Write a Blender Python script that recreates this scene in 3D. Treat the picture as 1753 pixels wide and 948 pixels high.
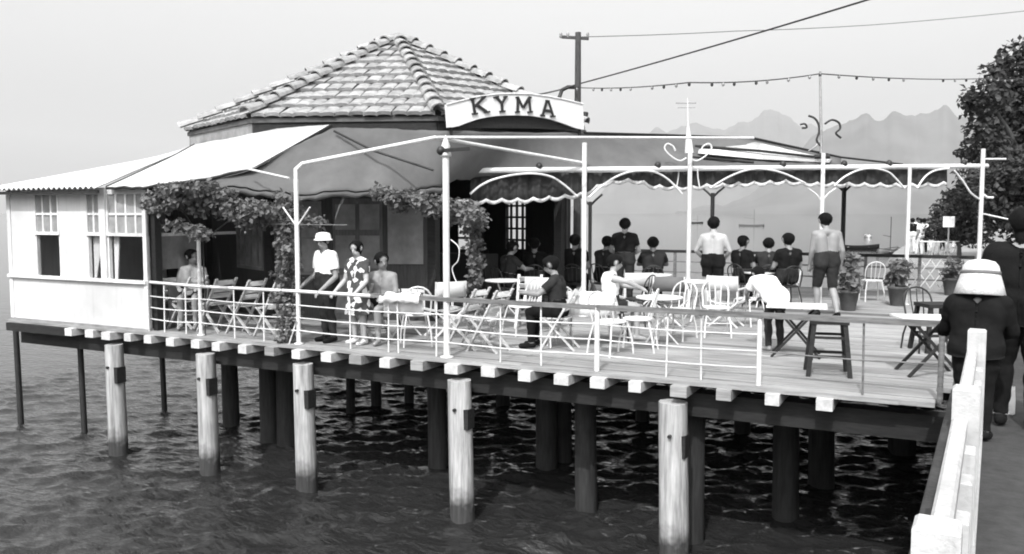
import bpy, math, random
import numpy as np
from mathutils import Vector, Matrix
random.seed(7); rng = np.random.default_rng(7)
for o in list(bpy.data.objects): bpy.data.objects.remove(o)
S = bpy.context.scene
COL = S.collection

# ------------------------------------------------------------------ camera, sky, sun, exposure
FPX, CX, CY = 1470.0, 876.5, 474.0
PITCH = math.atan((474 - 364) / FPX); YAW = math.radians(27.2)
CAM = Vector((0, 0, 1.9))
Fw = Vector((-math.sin(YAW) * math.cos(PITCH), math.cos(YAW) * math.cos(PITCH), -math.sin(PITCH)))
Rt = Vector((math.cos(YAW), math.sin(YAW), 0)); Up = Rt.cross(Fw)
cam = bpy.data.cameras.new('camera'); camo = bpy.data.objects.new('camera', cam); COL.objects.link(camo)
cam.sensor_width = 36; cam.lens = 36 * FPX / 1753; cam.clip_end = 40000; cam.clip_start = 0.05
m = Matrix((Rt, Up, -Fw)).transposed().to_4x4(); m.translation = CAM; camo.matrix_world = m
S.camera = camo
SUN_DIR = Vector((0.16, -0.98, 0)).normalized(); SUN_EL = math.radians(50)
W = bpy.data.worlds.new('World'); S.world = W; W.use_nodes = True
wn = W.node_tree.nodes; wl = W.node_tree.links
for n in list(wn): wn.remove(n)
sky = wn.new('ShaderNodeTexSky'); sky.sky_type = 'NISHITA'; sky.sun_disc = False
sky.sun_elevation = SUN_EL; sky.sun_rotation = math.atan2(SUN_DIR.x, SUN_DIR.y)
sky.air_density = 2.0; sky.dust_density = 6.0; sky.altitude = 0
# black and white film of the day answered mostly to blue light
sep = wn.new('ShaderNodeSeparateColor'); bwn = wn.new('ShaderNodeMath'); bwn.operation = 'MULTIPLY_ADD'; bwn.inputs[1].default_value = .7
gm = wn.new('ShaderNodeMath'); gm.operation = 'MULTIPLY'; gm.inputs[1].default_value = .3
wl = W.node_tree.links; wl.new(sep.outputs[2], bwn.inputs[0]); wl.new(sep.outputs[1], gm.inputs[0]); wl.new(gm.outputs[0], bwn.inputs[2])
bg = wn.new('ShaderNodeBackground'); bg.inputs[1].default_value = 0.15
wo = wn.new('ShaderNodeOutputWorld')
wl.new(sky.outputs[0], sep.inputs[0]); wl.new(bwn.outputs[0], bg.inputs[0]); wl.new(bg.outputs[0], wo.inputs[0])
sl = bpy.data.lights.new('sun', 'SUN'); so = bpy.data.objects.new('sun', sl); COL.objects.link(so)
sl.energy = 2.0; sl.angle = math.radians(0.5); sl.color = (1, 1, 1)
sd = Vector((SUN_DIR.x * math.cos(SUN_EL), SUN_DIR.y * math.cos(SUN_EL), math.sin(SUN_EL)))
so.rotation_euler = sd.to_track_quat('Z', 'Y').to_euler(); so.location = (-20, -30, 40)
S.view_settings.view_transform = 'Standard'; S.view_settings.look = 'None'
S.view_settings.exposure = 0.92; S.view_settings.gamma = 1.0
S.view_settings.use_curve_mapping = False
S.cycles.filter_width = 1.9
WATER = -2.1

# ------------------------------------------------------------------ pixel -> place helpers
def ray(x, y): return Fw + Rt * ((x - CX) / FPX) + Up * ((CY - y) / FPX)
def on(ax, x, y, v):
    r = ray(x, y); return CAM + r * ((v - CAM[ax]) / r[ax])
def at(x, y, d): return CAM + ray(x, y) * d
def onplane(x, y, P, N):
    r = ray(x, y); return CAM + r * ((P - CAM).dot(N) / r.dot(N))
V = Vector

# ------------------------------------------------------------------ materials (all procedural, the print is black and white)
MATS = {}
def mat(name, col, rough=.75, var=.25, scale=5., stretch=(1, 1, 1), bump=.15, bscale=40., metal=0., transl=0., big=.15, spec=.4, streak=0.):
    if name in MATS: return MATS[name]
    M = bpy.data.materials.new(name); M.use_nodes = True; MATS[name] = M
    nt = M.node_tree; N = nt.nodes; L = nt.links
    b = N['Principled BSDF']; out = N['Material Output']
    tc = N.new('ShaderNodeTexCoord'); oi = N.new('ShaderNodeObjectInfo')
    mul = N.new('ShaderNodeMath'); mul.operation = 'MULTIPLY'; mul.inputs[1].default_value = 37.
    L.new(oi.outputs['Random'], mul.inputs[0])
    add = N.new('ShaderNodeVectorMath'); add.operation = 'ADD'
    L.new(tc.outputs['Object'], add.inputs[0]); L.new(mul.outputs[0], add.inputs[1])
    mp = N.new('ShaderNodeMapping'); mp.inputs['Scale'].default_value = stretch; L.new(add.outputs[0], mp.inputs[0])
    def noise(sc, det=4, vec=mp):
        n = N.new('ShaderNodeTexNoise'); n.inputs['Scale'].default_value = sc; n.inputs['Detail'].default_value = det
        n.inputs['Roughness'].default_value = .62; L.new(vec.outputs[0], n.inputs['Vector']); return n
    def rng_(n, lo, hi):
        r = N.new('ShaderNodeMapRange'); r.inputs['From Min'].default_value = .3; r.inputs['From Max'].default_value = .7
        r.inputs['To Min'].default_value = lo; r.inputs['To Max'].default_value = hi; L.new(n.outputs[0], r.inputs['Value']); return r
    a = rng_(noise(scale), 1 - var, 1 + var * .6)
    c = rng_(noise(.7, 2, add), 1 - big, 1 + big)
    p = N.new('ShaderNodeMath'); p.operation = 'MULTIPLY'; L.new(a.outputs[0], p.inputs[0]); L.new(c.outputs[0], p.inputs[1])
    last = p
    if streak:
        mp2 = N.new('ShaderNodeMapping'); mp2.inputs['Scale'].default_value = (9, 9, .7); L.new(add.outputs[0], mp2.inputs[0])
        s = N.new('ShaderNodeMapRange'); s.inputs['From Min'].default_value = .52; s.inputs['From Max'].default_value = .75
        s.inputs['To Min'].default_value = 1; s.inputs['To Max'].default_value = 1 - streak
        L.new(noise(1.3, 5, mp2).outputs[0], s.inputs['Value'])
        q = N.new('ShaderNodeMath'); q.operation = 'MULTIPLY'; L.new(last.outputs[0], q.inputs[0]); L.new(s.outputs[0], q.inputs[1]); last = q
    f = N.new('ShaderNodeMath'); f.operation = 'MULTIPLY'; f.inputs[1].default_value = col; f.use_clamp = True; L.new(last.outputs[0], f.inputs[0])
    L.new(f.outputs[0], b.inputs['Base Color'])
    b.inputs['Roughness'].default_value = rough; b.inputs['Metallic'].default_value = metal
    b.inputs['Specular IOR Level'].default_value = spec
    if bump:
        bp = N.new('ShaderNodeBump'); bp.inputs['Strength'].default_value = bump; bp.inputs['Distance'].default_value = .02
        L.new(noise(bscale, 3).outputs[0], bp.inputs['Height']); L.new(bp.outputs[0], b.inputs['Normal'])
    if transl:
        t = N.new('ShaderNodeBsdfTranslucent'); L.new(f.outputs[0], t.inputs[0])
        mx = N.new('ShaderNodeMixShader'); mx.inputs[0].default_value = transl
        L.new(b.outputs[0], mx.inputs[1]); L.new(t.outputs[0], mx.inputs[2]); L.new(mx.outputs[0], out.inputs[0])
    return M
white = mat('white_paint', .66, .55, .12, 6, streak=.35, bump=.1)
wallw = mat('whitewashed_boards', .57, .7, .06, 4, streak=.14, bump=.15)
pipew = mat('white_enamel_pipe', .68, .4, .12, 14, bump=.05)
deckm = mat('weathered_deck_wood', .29, .8, .35, 3.5, (.5, 9, 9), bump=.4, bscale=14, big=.25)
deckd = mat('stained_deck_wood', .16, .8, .4, 3.5, (.5, 9, 9), bump=.4, bscale=14, big=.25)
darkw = mat('dark_timber', .018, .75, .5, 5, (1, 6, 6), bump=.3)  # dark wood; near-black tone also carries deck and joist shade on the stringers
darkp = mat('shaded_pile_timber', .03, .8, .5, 4, (6, 6, .7), bump=.4)  # shade under the deck is put into the colour of the rear piles
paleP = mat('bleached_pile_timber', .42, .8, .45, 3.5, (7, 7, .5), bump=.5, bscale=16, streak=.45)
def waterline(M, dark=.12, z0=.18, soft=.30):
    nt = M.node_tree; N = nt.nodes; L = nt.links; b = N['Principled BSDF']; src = b.inputs['Base Color'].links[0].from_socket
    tc = N.new('ShaderNodeTexCoord'); sx = N.new('ShaderNodeSeparateXYZ'); L.new(tc.outputs['Object'], sx.inputs[0])
    nz = N.new('ShaderNodeTexNoise'); nz.inputs['Scale'].default_value = 6; L.new(tc.outputs['Object'], nz.inputs['Vector'])
    ad = N.new('ShaderNodeMath'); ad.operation = 'MULTIPLY_ADD'; ad.inputs[1].default_value = .5; L.new(nz.outputs[0], ad.inputs[0]); L.new(sx.outputs[2], ad.inputs[2])
    mr = N.new('ShaderNodeMapRange'); mr.inputs['From Min'].default_value = z0 + .25; mr.inputs['From Max'].default_value = z0 + .25 + soft; mr.inputs['To Min'].default_value = dark; mr.inputs['To Max'].default_value = 1; L.new(ad.outputs[0], mr.inputs['Value'])
    mu = N.new('ShaderNodeMath'); mu.operation = 'MULTIPLY'; L.new(src, mu.inputs[0]); L.new(mr.outputs[0], mu.inputs[1]); L.new(mu.outputs[0], b.inputs['Base Color'])
waterline(paleP)
endg = mat('bleached_joist_end', .55, .8, .25, 12, bump=.3)
tilem = mat('clay_tile', .31, .8, .35, 7, bump=.25, big=.3)
tiled = mat('roof_underlay', .10, .9, .3, 5)
corr = mat('pale_corrugated_iron', .58, .5, .15, 3, bump=.1)
canvw = mat('white_canvas', .60, .85, .1, 3, bump=.15, bscale=25, transl=.12)
canvg = mat('grey_green_canvas', .155, .9, .18, 2.2, bump=.2, bscale=20, transl=.25)
canvd = mat('dark_awning_canvas', .045, .9, .4, 5, (3, 3, .6), bump=.2, transl=.15)
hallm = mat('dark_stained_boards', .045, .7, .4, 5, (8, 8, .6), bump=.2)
panelm = mat('grey_painted_panel', .20, .7, .3, 4, bump=.2)
doorm = mat('brown_grey_door', .12, .65, .3, 6, (6, 6, .8), bump=.2)
glassm = mat('dusty_glass', .30, .12, .35, 4, bump=.02, spec=.6)
blackm = mat('black_iron', .025, .5, .4, 12, bump=.1)
greym = mat('galvanised_pipe', .32, .45, .25, 10, metal=.3)
railw = mat('worn_rail_wood', .17, .6, .5, 4, (1, 8, 8), bump=.3)
leafm = mat('vine_leaf', .17, .6, .5, 9, bump=.1, transl=.3)
leafd = mat('tree_leaf', .05, .6, .5, 3, bump=.1, transl=.25)
barkm = mat('bark', .07, .9, .4, 8, (4, 4, .8), bump=.6)
asph = mat('dark_asphalt', .045, .9, .35, 9, bump=.4, bscale=60, big=.3)
concm = mat('pale_concrete', .55, .85, .2, 7, bump=.3, streak=.25)
seaw = mat('sea_wall_stone', .05, .9, .45, 4, bump=.6, bscale=12)
balm = mat('balustrade_whitewash', .46, .75, .14, 9, bump=.25, streak=.3)
skin = mat('skin', .24, .55, .1, 7, bump=.03)
skinp = mat('pale_skin', .38, .55, .1, 7, bump=.03)
hairm = mat('dark_hair', .007, .9, .4, 30, bump=.4, bscale=80, spec=.12)
shw = mat('white_cotton', .76, .9, .1, 8, bump=.5, bscale=14)
shd = mat('black_cloth', .011, 1.0, .3, 8, bump=.4, bscale=12, spec=.1)
shg = mat('charcoal_cloth', .028, 1.0, .3, 8, bump=.4, bscale=12, spec=.1)
shm = mat('mid_grey_cloth', .16, .9, .25, 8, bump=.4, bscale=12)
straw = mat('pale_straw_hat', .66, .9, .25, 40, bump=.5, bscale=120)
wick = mat('pale_wood', .50, .6, .3, 5, (1, 1, 6), bump=.2)
potm = mat('dark_clay_pot', .07, .8, .3, 8, bump=.2)
sandm = mat('pale_sand', .26, .95, .2, .8, bump=.4)
mountm = mat('dry_hillside', .10, 1, .5, .004, bump=0, big=.1)
dressm = bpy.data.materials.new('patterned_dress')
if True:
    dressm.use_nodes = True; N = dressm.node_tree.nodes; L = dressm.node_tree.links
    tc = N.new('ShaderNodeTexCoord'); vo = N.new('ShaderNodeTexVoronoi'); vo.inputs['Scale'].default_value = 13; vo.feature = 'F1'
    L.new(tc.outputs['Object'], vo.inputs['Vector'])
    cr = N.new('ShaderNodeValToRGB'); cr.color_ramp.interpolation = 'CONSTANT'
    cr.color_ramp.elements[0].color = (.72, .72, .72, 1); cr.color_ramp.elements[1].position = .48; cr.color_ramp.elements[1].color = (.05, .05, .05, 1)
    L.new(vo.outputs['Color'], cr.inputs[0]); L.new(cr.outputs[0], N['Principled BSDF'].inputs['Base Color']); N['Principled BSDF'].inputs['Roughness'].default_value = .9

# ------------------------------------------------------------------ mesh builder
class MB:
    def __init__(s): s.v = []; s.f = []; s.smooth = set()
    def add(s, vs, fs, smooth=False):
        n = len(s.v); s.v += [V(p) for p in vs]
        for f in fs:
            if smooth: s.smooth.add(len(s.f))
            s.f.append([i + n for i in f])
        return s
    def box(s, a, b):
        x0, y0, z0 = a; x1, y1, z1 = b
        return s.add([(x0, y0, z0), (x1, y0, z0), (x1, y1, z0), (x0, y1, z0), (x0, y0, z1), (x1, y0, z1), (x1, y1, z1), (x0, y1, z1)],
                     [(0, 3, 2, 1), (4, 5, 6, 7), (0, 1, 5, 4), (1, 2, 6, 5), (2, 3, 7, 6), (3, 0, 4, 7)])
    def obox(s, c, hx, hy, hz, M=None):          # box with half sizes in frame M about c
        M = M or Matrix.Identity(3); c = V(c)
        P = [c + M @ V((sx * hx, sy * hy, sz * hz)) for sz in (-1, 1) for sx, sy in ((-1, -1), (1, -1), (1, 1), (-1, 1))]
        return s.add(P, [(0, 3, 2, 1), (4, 5, 6, 7), (0, 1, 5, 4), (1, 2, 6, 5), (2, 3, 7, 6), (3, 0, 4, 7)])
    def beam(s, a, b, w, h, up=(0, 0, 1)):       # bar a->b, width w, height h
        a = V(a); b = V(b); d = (b - a); L = d.length; d.normalize()
        sx = d.cross(V(up)); sx = sx.normalized() if sx.length > 1e-4 else V((1, 0, 0)); sz = sx.cross(d)
        return s.obox((a + b) / 2, L / 2, w / 2, h / 2, Matrix((d, sx, sz)).transposed())
    def tube(s, pts, r, n=8, cap=True, r2=None):
        pts = [V(p) for p in pts]; k = len(pts); vs = []; fs = []; prev = None
        for i, p in enumerate(pts):
            d = (pts[min(i + 1, k - 1)] - pts[max(i - 1, 0)]).normalized()
            if prev is None:
                x = d.cross(V((0, 0, 1)));
                if x.length < .05: x = d.cross(V((0, 1, 0)))
            else: x = prev - d * prev.dot(d)
            x.normalize(); prev = x; y = d.cross(x)
            rr = r if r2 is None else r + (r2 - r) * i / (k - 1)
            if isinstance(r, (list, tuple)): rr = r[i]
            for j in range(n):
                a = 2 * math.pi * j / n; vs.append(p + (x * math.cos(a) + y * math.sin(a)) * rr)
        for i in range(k - 1):
            for j in range(n):
                fs.append((i * n + j, i * n + (j + 1) % n, (i + 1) * n + (j + 1) % n, (i + 1) * n + j))
        s.add(vs, fs, True)
        if cap: s.add(vs[:n], [tuple(range(n))[::-1]]); s.add(vs[-n:], [tuple(range(n))])
        return s
    def lathe(s, prof, c=(0, 0, 0), n=16, M=None):
        vs = []; fs = []; c = V(c); k = len(prof)
        for r, z in prof:
            for j in range(n):
                a = 2 * math.pi * j / n; p = V((r * math.cos(a), r * math.sin(a), z)); vs.append(c + (M @ p if M else p))
        for i in range(k - 1):
            for j in range(n): fs.append((i * n + j, i * n + (j + 1) % n, (i + 1) * n + (j + 1) % n, (i + 1) * n + j))
        s.add(vs, fs, True); s.add(vs[:n], [tuple(range(n))[::-1]]); s.add(vs[-n:], [tuple(range(n))]); return s
    def ball(s, c, r, n=10, sc=(1, 1, 1)):
        prof = [(max(1e-4, r * math.sin(math.pi * i / n)), -r * math.cos(math.pi * i / n)) for i in range(n + 1)]
        t = MB().lathe(prof, (0, 0, 0), n + 2)
        s.add([V(c) + V((p.x * sc[0], p.y * sc[1], p.z * sc[2])) for p in t.v], t.f, True); return s
    def prism(s, pts, off):                       # planar polygon extruded by vector off
        pts = [V(p) for p in pts]; n = len(pts); off = V(off)
        s.add(pts + [p + off for p in pts], [tuple(range(n))] + [tuple(range(2 * n - 1, n - 1, -1))] +
              [(i, i + n, (i + 1) % n + n, (i + 1) % n) for i in range(n)]); return s
    def grid(s, rows, thick=0., smooth=True):     # rows of points -> sheet (two-sided, optional thickness)
        k = len(rows); n = len(rows[0]); vs = [V(p) for r in rows for p in r]
        fs = [(i * n + j, i * n + j + 1, (i + 1) * n + j + 1, (i + 1) * n + j) for i in range(k - 1) for j in range(n - 1)]
        if not thick: return s.add(vs, fs, smooth)
        nr = [V((0, 0, 0)) for _ in vs]
        for f in fs:
            c = (vs[f[1]] - vs[f[0]]).cross(vs[f[3]] - vs[f[0]])
            for i in f: nr[i] += c
        bk = [v - q.normalized() * thick if q.length > 0 else v for v, q in zip(vs, nr)]; N = len(vs)
        edge = [i for i in range(n)] + [r * n + n - 1 for r in range(1, k)] + [(k - 1) * n + j for j in range(n - 2, -1, -1)] + [r * n for r in range(k - 2, 0, -1)]
        s.add(vs + bk, fs + [tuple(i + N for i in f[::-1]) for f in fs] + [(edge[i], edge[i] + N, edge[(i + 1) % len(edge)] + N, edge[(i + 1) % len(edge)]) for i in range(len(edge))], smooth)
        return s
    def mesh(s, name, mt, org=(0, 0, 0)):
        me = bpy.data.meshes.new(name); o = V(org); me.from_pydata([tuple(p - o) for p in s.v], [], s.f); me.materials.append(mt)
        if s.smooth:
            fl = np.zeros(len(s.f), bool); fl[list(s.smooth)] = True; me.polygons.foreach_set('use_smooth', fl)
        me.update(); return me
    def build(s, name, mt, parent=None, loc=None):
        if parent is not None: org = parent.get('_o', (0, 0, 0)) if loc is None else loc
        else: org = loc if loc is not None else (0, 0, 0)
        o = bpy.data.objects.new(name, s.mesh(name, mt, org)); COL.objects.link(o)
        if parent is not None: o.parent = parent; o['_o'] = tuple(org)
        else: o.location = org; o['_o'] = tuple(org)
        return o
def crv(pts, m=5):
    pts = [V(p) for p in pts]; out = []; n = len(pts)
    for i in range(n - 1):
        a_, b_, c_, d_ = pts[max(i - 1, 0)], pts[i], pts[i + 1], pts[min(i + 2, n - 1)]
        for j in range(m):
            t = j / m; out.append(.5 * ((2 * b_) + (c_ - a_) * t + (2 * a_ - 5 * b_ + 4 * c_ - d_) * t * t + (3 * b_ - a_ - 3 * c_ + d_) * t ** 3))
    return out + [pts[-1]]
def tag(o, label=None, cat=None, group=None, kind=None):
    if label: o['label'] = label
    if cat: o['category'] = cat
    if group: o['group'] = group
    if kind: o['kind'] = kind
    return o
def thing(name, label, cat, loc=(0, 0, 0), group=None, local=False, kind=None):
    o = bpy.data.objects.new(name, None); COL.objects.link(o); o.location = loc; o.empty_display_size = .2
    o['_o'] = (0, 0, 0) if local else tuple(loc)
    return tag(o, label, cat, group, kind)
def copy_tree(o, parent=None):
    c = o.copy(); COL.objects.link(c)
    if parent is not None: c.parent = parent
    for ch in list(o.children): copy_tree(ch, c)
    return c
def place(proto, used, loc, rz, label, group=None, sc=1.):
    o = proto if not used[0] else copy_tree(proto); used[0] = True
    o.location = loc; o.rotation_euler = (0, 0, rz); o.scale = (sc,) * 3; o['label'] = label
    if group: o['group'] = group
    elif 'group' in o: del o['group']
    return o
def inst(me, name, parent, mw):
    o = bpy.data.objects.new(name, me); COL.objects.link(o)
    o.parent = parent; o.matrix_local = mw; return o

# ================================================================== SETTING
# sea: one sheet, fine near the pier and coarse to the horizon
def axis(lo, hi, a, b, step, grow=1.12):
    xs = list(np.arange(a, b, step)); d = step; x = xs[-1]
    while x < hi: d *= grow; x += d; xs.append(x)
    d = step; x = xs[0]; pre = []
    while x > lo: d *= grow; x -= d; pre.append(x)
    return np.array(pre[::-1] + xs)
xs = axis(-14000, 9000, -19, 1.5, .055); ys = axis(-60, 16000, 3.2, 25, .06)
XX, YY = np.meshgrid(xs, ys); ZZ = np.zeros_like(XX)
dx = np.gradient(xs)[None, :] + 0 * XX; dy = np.gradient(ys)[:, None] + 0 * XX; cell = np.maximum(dx, dy)
wr = np.random.default_rng(3)
for i in range(70):
    lam = .22 * (1.042 ** i); th = math.radians(-62 + wr.normal() * 30)
    amp = .0125 * lam ** .9 * (1.0 if lam < .5 else (.5 / lam) ** 1.35); k = 2 * math.pi / lam; ph = wr.uniform(0, 6.28)
    arg = k * (XX * math.cos(th) + YY * math.sin(th)) + ph + .8 * np.sin(.35 * XX + .27 * YY + i)
    fade = np.clip((lam / (cell * 3.0)) - .6, 0, 1)
    ZZ += amp * fade * np.sin(arg)
patch = .72 + .5 * (np.sin(.9 * XX + .5 * YY) * np.sin(.6 * YY - .35 * XX + 1) * .5 + .5)
calm = .50 + .50 / (1 + np.exp(-(XX + .35 * (YY - 9.5) + 11.5) / 1.6))
ZZ = ZZ * patch * calm + WATER
nx, ny = len(xs), len(ys)
me = bpy.data.meshes.new('sea'); me.vertices.add(nx * ny)
me.vertices.foreach_set('co', np.stack([XX, YY, ZZ], -1).ravel())
idx = np.arange(nx * ny).reshape(ny, nx); q = np.stack([idx[:-1, :-1], idx[:-1, 1:], idx[1:, 1:], idx[1:, :-1]], -1).reshape(-1, 4)
me.loops.add(q.size); me.loops.foreach_set('vertex_index', q.ravel().astype(np.int32))
me.polygons.add(len(q)); me.polygons.foreach_set('loop_start', np.arange(0, q.size, 4, dtype=np.int32))
me.polygons.foreach_set('use_smooth', np.ones(len(q), bool)); me.update(calc_edges=True)
wm = bpy.data.materials.new('sea_water'); wm.use_nodes = True
b = wm.node_tree.nodes['Principled BSDF']; N = wm.node_tree.nodes; L = wm.node_tree.links
b.inputs['Base Color'].default_value = (.018, .018, .018, 1); b.inputs['Roughness'].default_value = .04; b.inputs['IOR'].default_value = 1.42
tc = N.new('ShaderNodeTexCoord'); mp = N.new('ShaderNodeMapping'); mp.inputs['Scale'].default_value = (.7, 1.7, 1); mp.inputs['Rotation'].default_value = (0, 0, math.radians(27))
L.new(tc.outputs['Object'], mp.inputs[0])
n1 = N.new('ShaderNodeTexNoise'); n1.inputs['Scale'].default_value = 6.5; n1.inputs['Detail'].default_value = 4; L.new(mp.outputs[0], n1.inputs['Vector'])
n2 = N.new('ShaderNodeTexNoise'); n2.inputs['Scale'].default_value = .9; n2.inputs['Detail'].default_value = 5; L.new(mp.outputs[0], n2.inputs['Vector'])
ad = N.new('ShaderNodeMath'); ad.operation = 'MULTIPLY_ADD'; ad.inputs[1].default_value = 1.2; L.new(n2.outputs[0], ad.inputs[0]); L.new(n1.outputs[0], ad.inputs[2])
bp = N.new('ShaderNodeBump'); geo = N.new('ShaderNodeNewGeometry'); ln = N.new('ShaderNodeVectorMath'); ln.operation = 'DISTANCE'; ln.inputs[1].default_value = (-7, 8, WATER); L.new(geo.outputs['Position'], ln.inputs[0])
rip = N.new('ShaderNodeMapRange'); rip.inputs['From Min'].default_value = 9; rip.inputs['From Max'].default_value = 40; rip.inputs['To Min'].default_value = .95; rip.inputs['To Max'].default_value = .07; L.new(ln.outputs['Value'], rip.inputs['Value']); L.new(rip.outputs[0], bp.inputs['Strength'])
bp.inputs['Strength'].default_value = .10; bp.inputs['Distance'].default_value = .05; L.new(ad.outputs[0], bp.inputs['Height']); L.new(bp.outputs[0], b.inputs['Normal'])
me.materials.append(wm); sea = bpy.data.objects.new('sea', me); COL.objects.link(sea); tag(sea, kind='structure')

# promenade with sea wall, bending into a beach beyond the pier
PD = V((ray(1707, 364).x, ray(1707, 364).y, 0)).normalized()       # along the promenade
PN = V((PD.y, -PD.x, 0))                                            # to its right (land side)
def prom(t, lat, z=0.): return PD * t + PN * lat + V((0, 0, z))
edge = [prom(-8, -.36), prom(3, -.36), prom(9.6, -.36), prom(24, -.36), prom(31, -.6), V((-1.9, 38, 0)), V((-2.6, 46, 0)), V((-2.6, 60, 0))]
top = MB().add(edge[:5] + [prom(31, 60), prom(-8, 60)], [tuple(range(7))[::-1]])
pm = top.build('promenade', asph); tag(pm, kind='structure')
wall = MB(); 
for p, q_ in zip(edge[:5], edge[1:5]): wall.add([p, q_, q_ - V((0, 0, 3.2)), p - V((0, 0, 3.2))], [(0, 1, 2, 3)])
tag(wall.build('sea_wall', seaw), kind='structure')
bm_ = MB().add([V(p) - V((0, 0, .05)) for p in (edge[4], edge[5], edge[6], edge[7], (3, 400, 0), (400, 400, 0), prom(31, 60))], [tuple(range(7))[::-1]])
bm_.add([edge[4] - V((0, 0, .05)), edge[5] - V((0, 0, .05)), edge[6] - V((0, 0, .05)), edge[7] - V((0, 0, .05)), edge[7] + V((-1.6, 1, -2.6)), edge[6] + V((-1.6, -.5, -2.6)), edge[5] + V((-1.4, -1, -2.6)), edge[4] + V((-1, -1, -2.6))], [(0, 1, 6, 7), (1, 2, 5, 6), (2, 3, 4, 5)])
tag(bm_.build('beach', sandm), kind='structure')

# mountains across the bay
def ridge(name, prof, D, depth):
    px = np.linspace(prof[0][0], prof[-1][0], 260); py = np.interp(px, [p[0] for p in prof], [p[1] for p in prof])
    g = np.random.default_rng(int(D)); rows = []
    bumps = sum(np.interp(px, np.arange(px[0] - st, px[-1] + 2 * st, st), g.normal(size=len(np.arange(px[0] - st, px[-1] + 2 * st, st))) * a) for st, a in ((45, 2.6), (22, 1.9), (10, 1.3), (5, .8)))
    for j in range(15):
        t = j / 14.; row = []
        prof_h = math.sin(min(t / .62, 1) * math.pi / 2) ** 1.1 if t < .62 else 1 - ((t - .62) / .38) ** 1.5
        for i in range(len(px)):
            hpx = max(364 - py[i] + bumps[i], .5)
            gul = 1 + .05 * math.sin(px[i] * .09 + 3 * t + math.sin(px[i] * .05)) * (1 - abs(t - .3)) * (t < .6)
            p = at(px[i], 364, D + (t - .62) * depth); z = hpx / FPX * D * prof_h * (gul if t < .6 else 1)
            row.append((p.x, p.y, WATER - 1 + z))
        rows.append(row)
    tag(MB().grid(rows).build(name, mountm), kind='structure')
ridge('mountain_range', [(940, 364), (1010, 345), (1090, 250), (1140, 226), (1190, 218), (1255, 212), (1305, 199), (1345, 210), (1385, 222), (1440, 232), (1520, 250), (1600, 280)], 9000, 3500)
ridge('mountain', [(1150, 364), (1270, 335), (1345, 285), (1385, 240), (1420, 214), (1460, 207), (1510, 200), (1560, 196), (1592, 188), (1640, 194), (1720, 196), (1800, 188), (1900, 200), (2100, 220), (2400, 300)], 5500, 2600)

# ================================================================== PIER
YN, YF, XS, XE = 9.5, 23.0, 0.06, -15.06
pier = thing('pier_deck', 'weathered timber pier deck on joists reaching out over the water', 'pier', (-7.5, 16, 0), kind='structure')
def plank(x0, x1, y, w, dz=0, name='plank'):
    MB().box((x0, y, -.05 + dz), (x1, y + w, dz)).build(name, deckd if random.random() < (.3 if y < 10.6 else .1) else deckm, pier)
y = YN; pw = .205
while y < YF:
    cuts = [XE + random.uniform(0, .04), XE + 5 + random.uniform(-.8, .8), XE + 10 + random.uniform(-.9, .9), XS - .12 + random.uniform(-.05, .02) if y < 10.2 else XS + .3]
    for a_, b_ in zip(cuts, cuts[1:]):
        plank(a_ + .004, b_ - .004, y + .006, pw - .014, random.uniform(-.006, .004))
    y += pw
x = -13.35; joists = []
while x < -.95:
    MB().box((x, YN - .10 - random.uniform(-.03, .05), -.175), (x + random.uniform(.15, .21), YF, -.052)).build('joist', endg if random.random() < .8 else deckm, pier); joists.append(x); x += random.uniform(.46, .56)
MB().box((XE + .02, YN - .06, -.20), (-13.4, YN + .02, -.06)).build('fascia', darkw, pier)
MB().box((XE + .02, YN - .02, -.055), (XS - .5, YN + .004, -.004)).build('edge_board', deckm, pier)
for yy in (YN + .22, 12.0, 14.6, 17.4, 20.2, 22.6):
    MB().box((XE, yy, -.46), (XS + .2, yy + .26, -.187)).build('stringer', darkw, pier)
# kerb timber at the far side of the deck near the shore
def pile(px, py, r, mt, label, top_z=-.2, lean=(0, 0), square=False, group=None, name='pier_pile', Y=None):
    base = on(2, px, py, WATER) if Y is None else on(1, px, py, Y)
    base.z = WATER - .9
    t = V((base.x + lean[0], base.y + lean[1], top_z))
    m_ = MB(); n = 4 if square else 10; k = 9
    jit = [random.uniform(.93, 1.06) for _ in range(n)]
    rows = []
    for i in range(k + 1):
        c = base.lerp(t, i / k); rr = r * (1.06 - .1 * i / k)
        rows.append([c + V((math.cos(2 * math.pi * (j + .5) / n), math.sin(2 * math.pi * (j + .5) / n), 0)) * rr * (1.38 if square else 1) * jit[j] * random.uniform(.985, 1.015) for j in range(n)])
    for i in range(k): m_.add(rows[i] + rows[i + 1], [(j, (j + 1) % n, n + (j + 1) % n, n + j) for j in range(n)], not square)
    m_.add(rows[-1], [tuple(range(n))])
    root = thing(name, label, 'pile', (base.x, base.y, WATER), group)
    m_.build('shaft', mt, root); return root, t
PG = 'timber piles under the pier'
near = [((205, 765), .15, 'pale timber pile below the sill of the white boarded wing'),
        ((360, 778), .15, 'pale timber pile under the short white post of the railing'),
        ((527, 818), .155, 'pale timber pile under the railing where the man in white leans'),
        ((795, 893), .165, 'pale split timber pile below the tall lamp post of the railing'),
        ((1157, 985), .175, 'stout bleached timber pile with a notched head and side plank')]
for (p, r, lb) in near:
    root, t = pile(p[0], p[1], r, paleP, lb, -.26, (-.07, .02), Y=9.45)
    # side cleat bolted to the head, dark
    c = V((t.x + .13, t.y - .02, -.78)); MB().box((c.x - .03, c.y - .09, c.z - .1), (c.x + .05, c.y + .08, c.z + .16)).build('cleat', darkw, root)
    MB().tube([(t.x + .02, t.y - r - .03, -.62), (t.x + .02, t.y - r + .04, -.62)], .022, 8).build('bolt', blackm, root)
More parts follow.
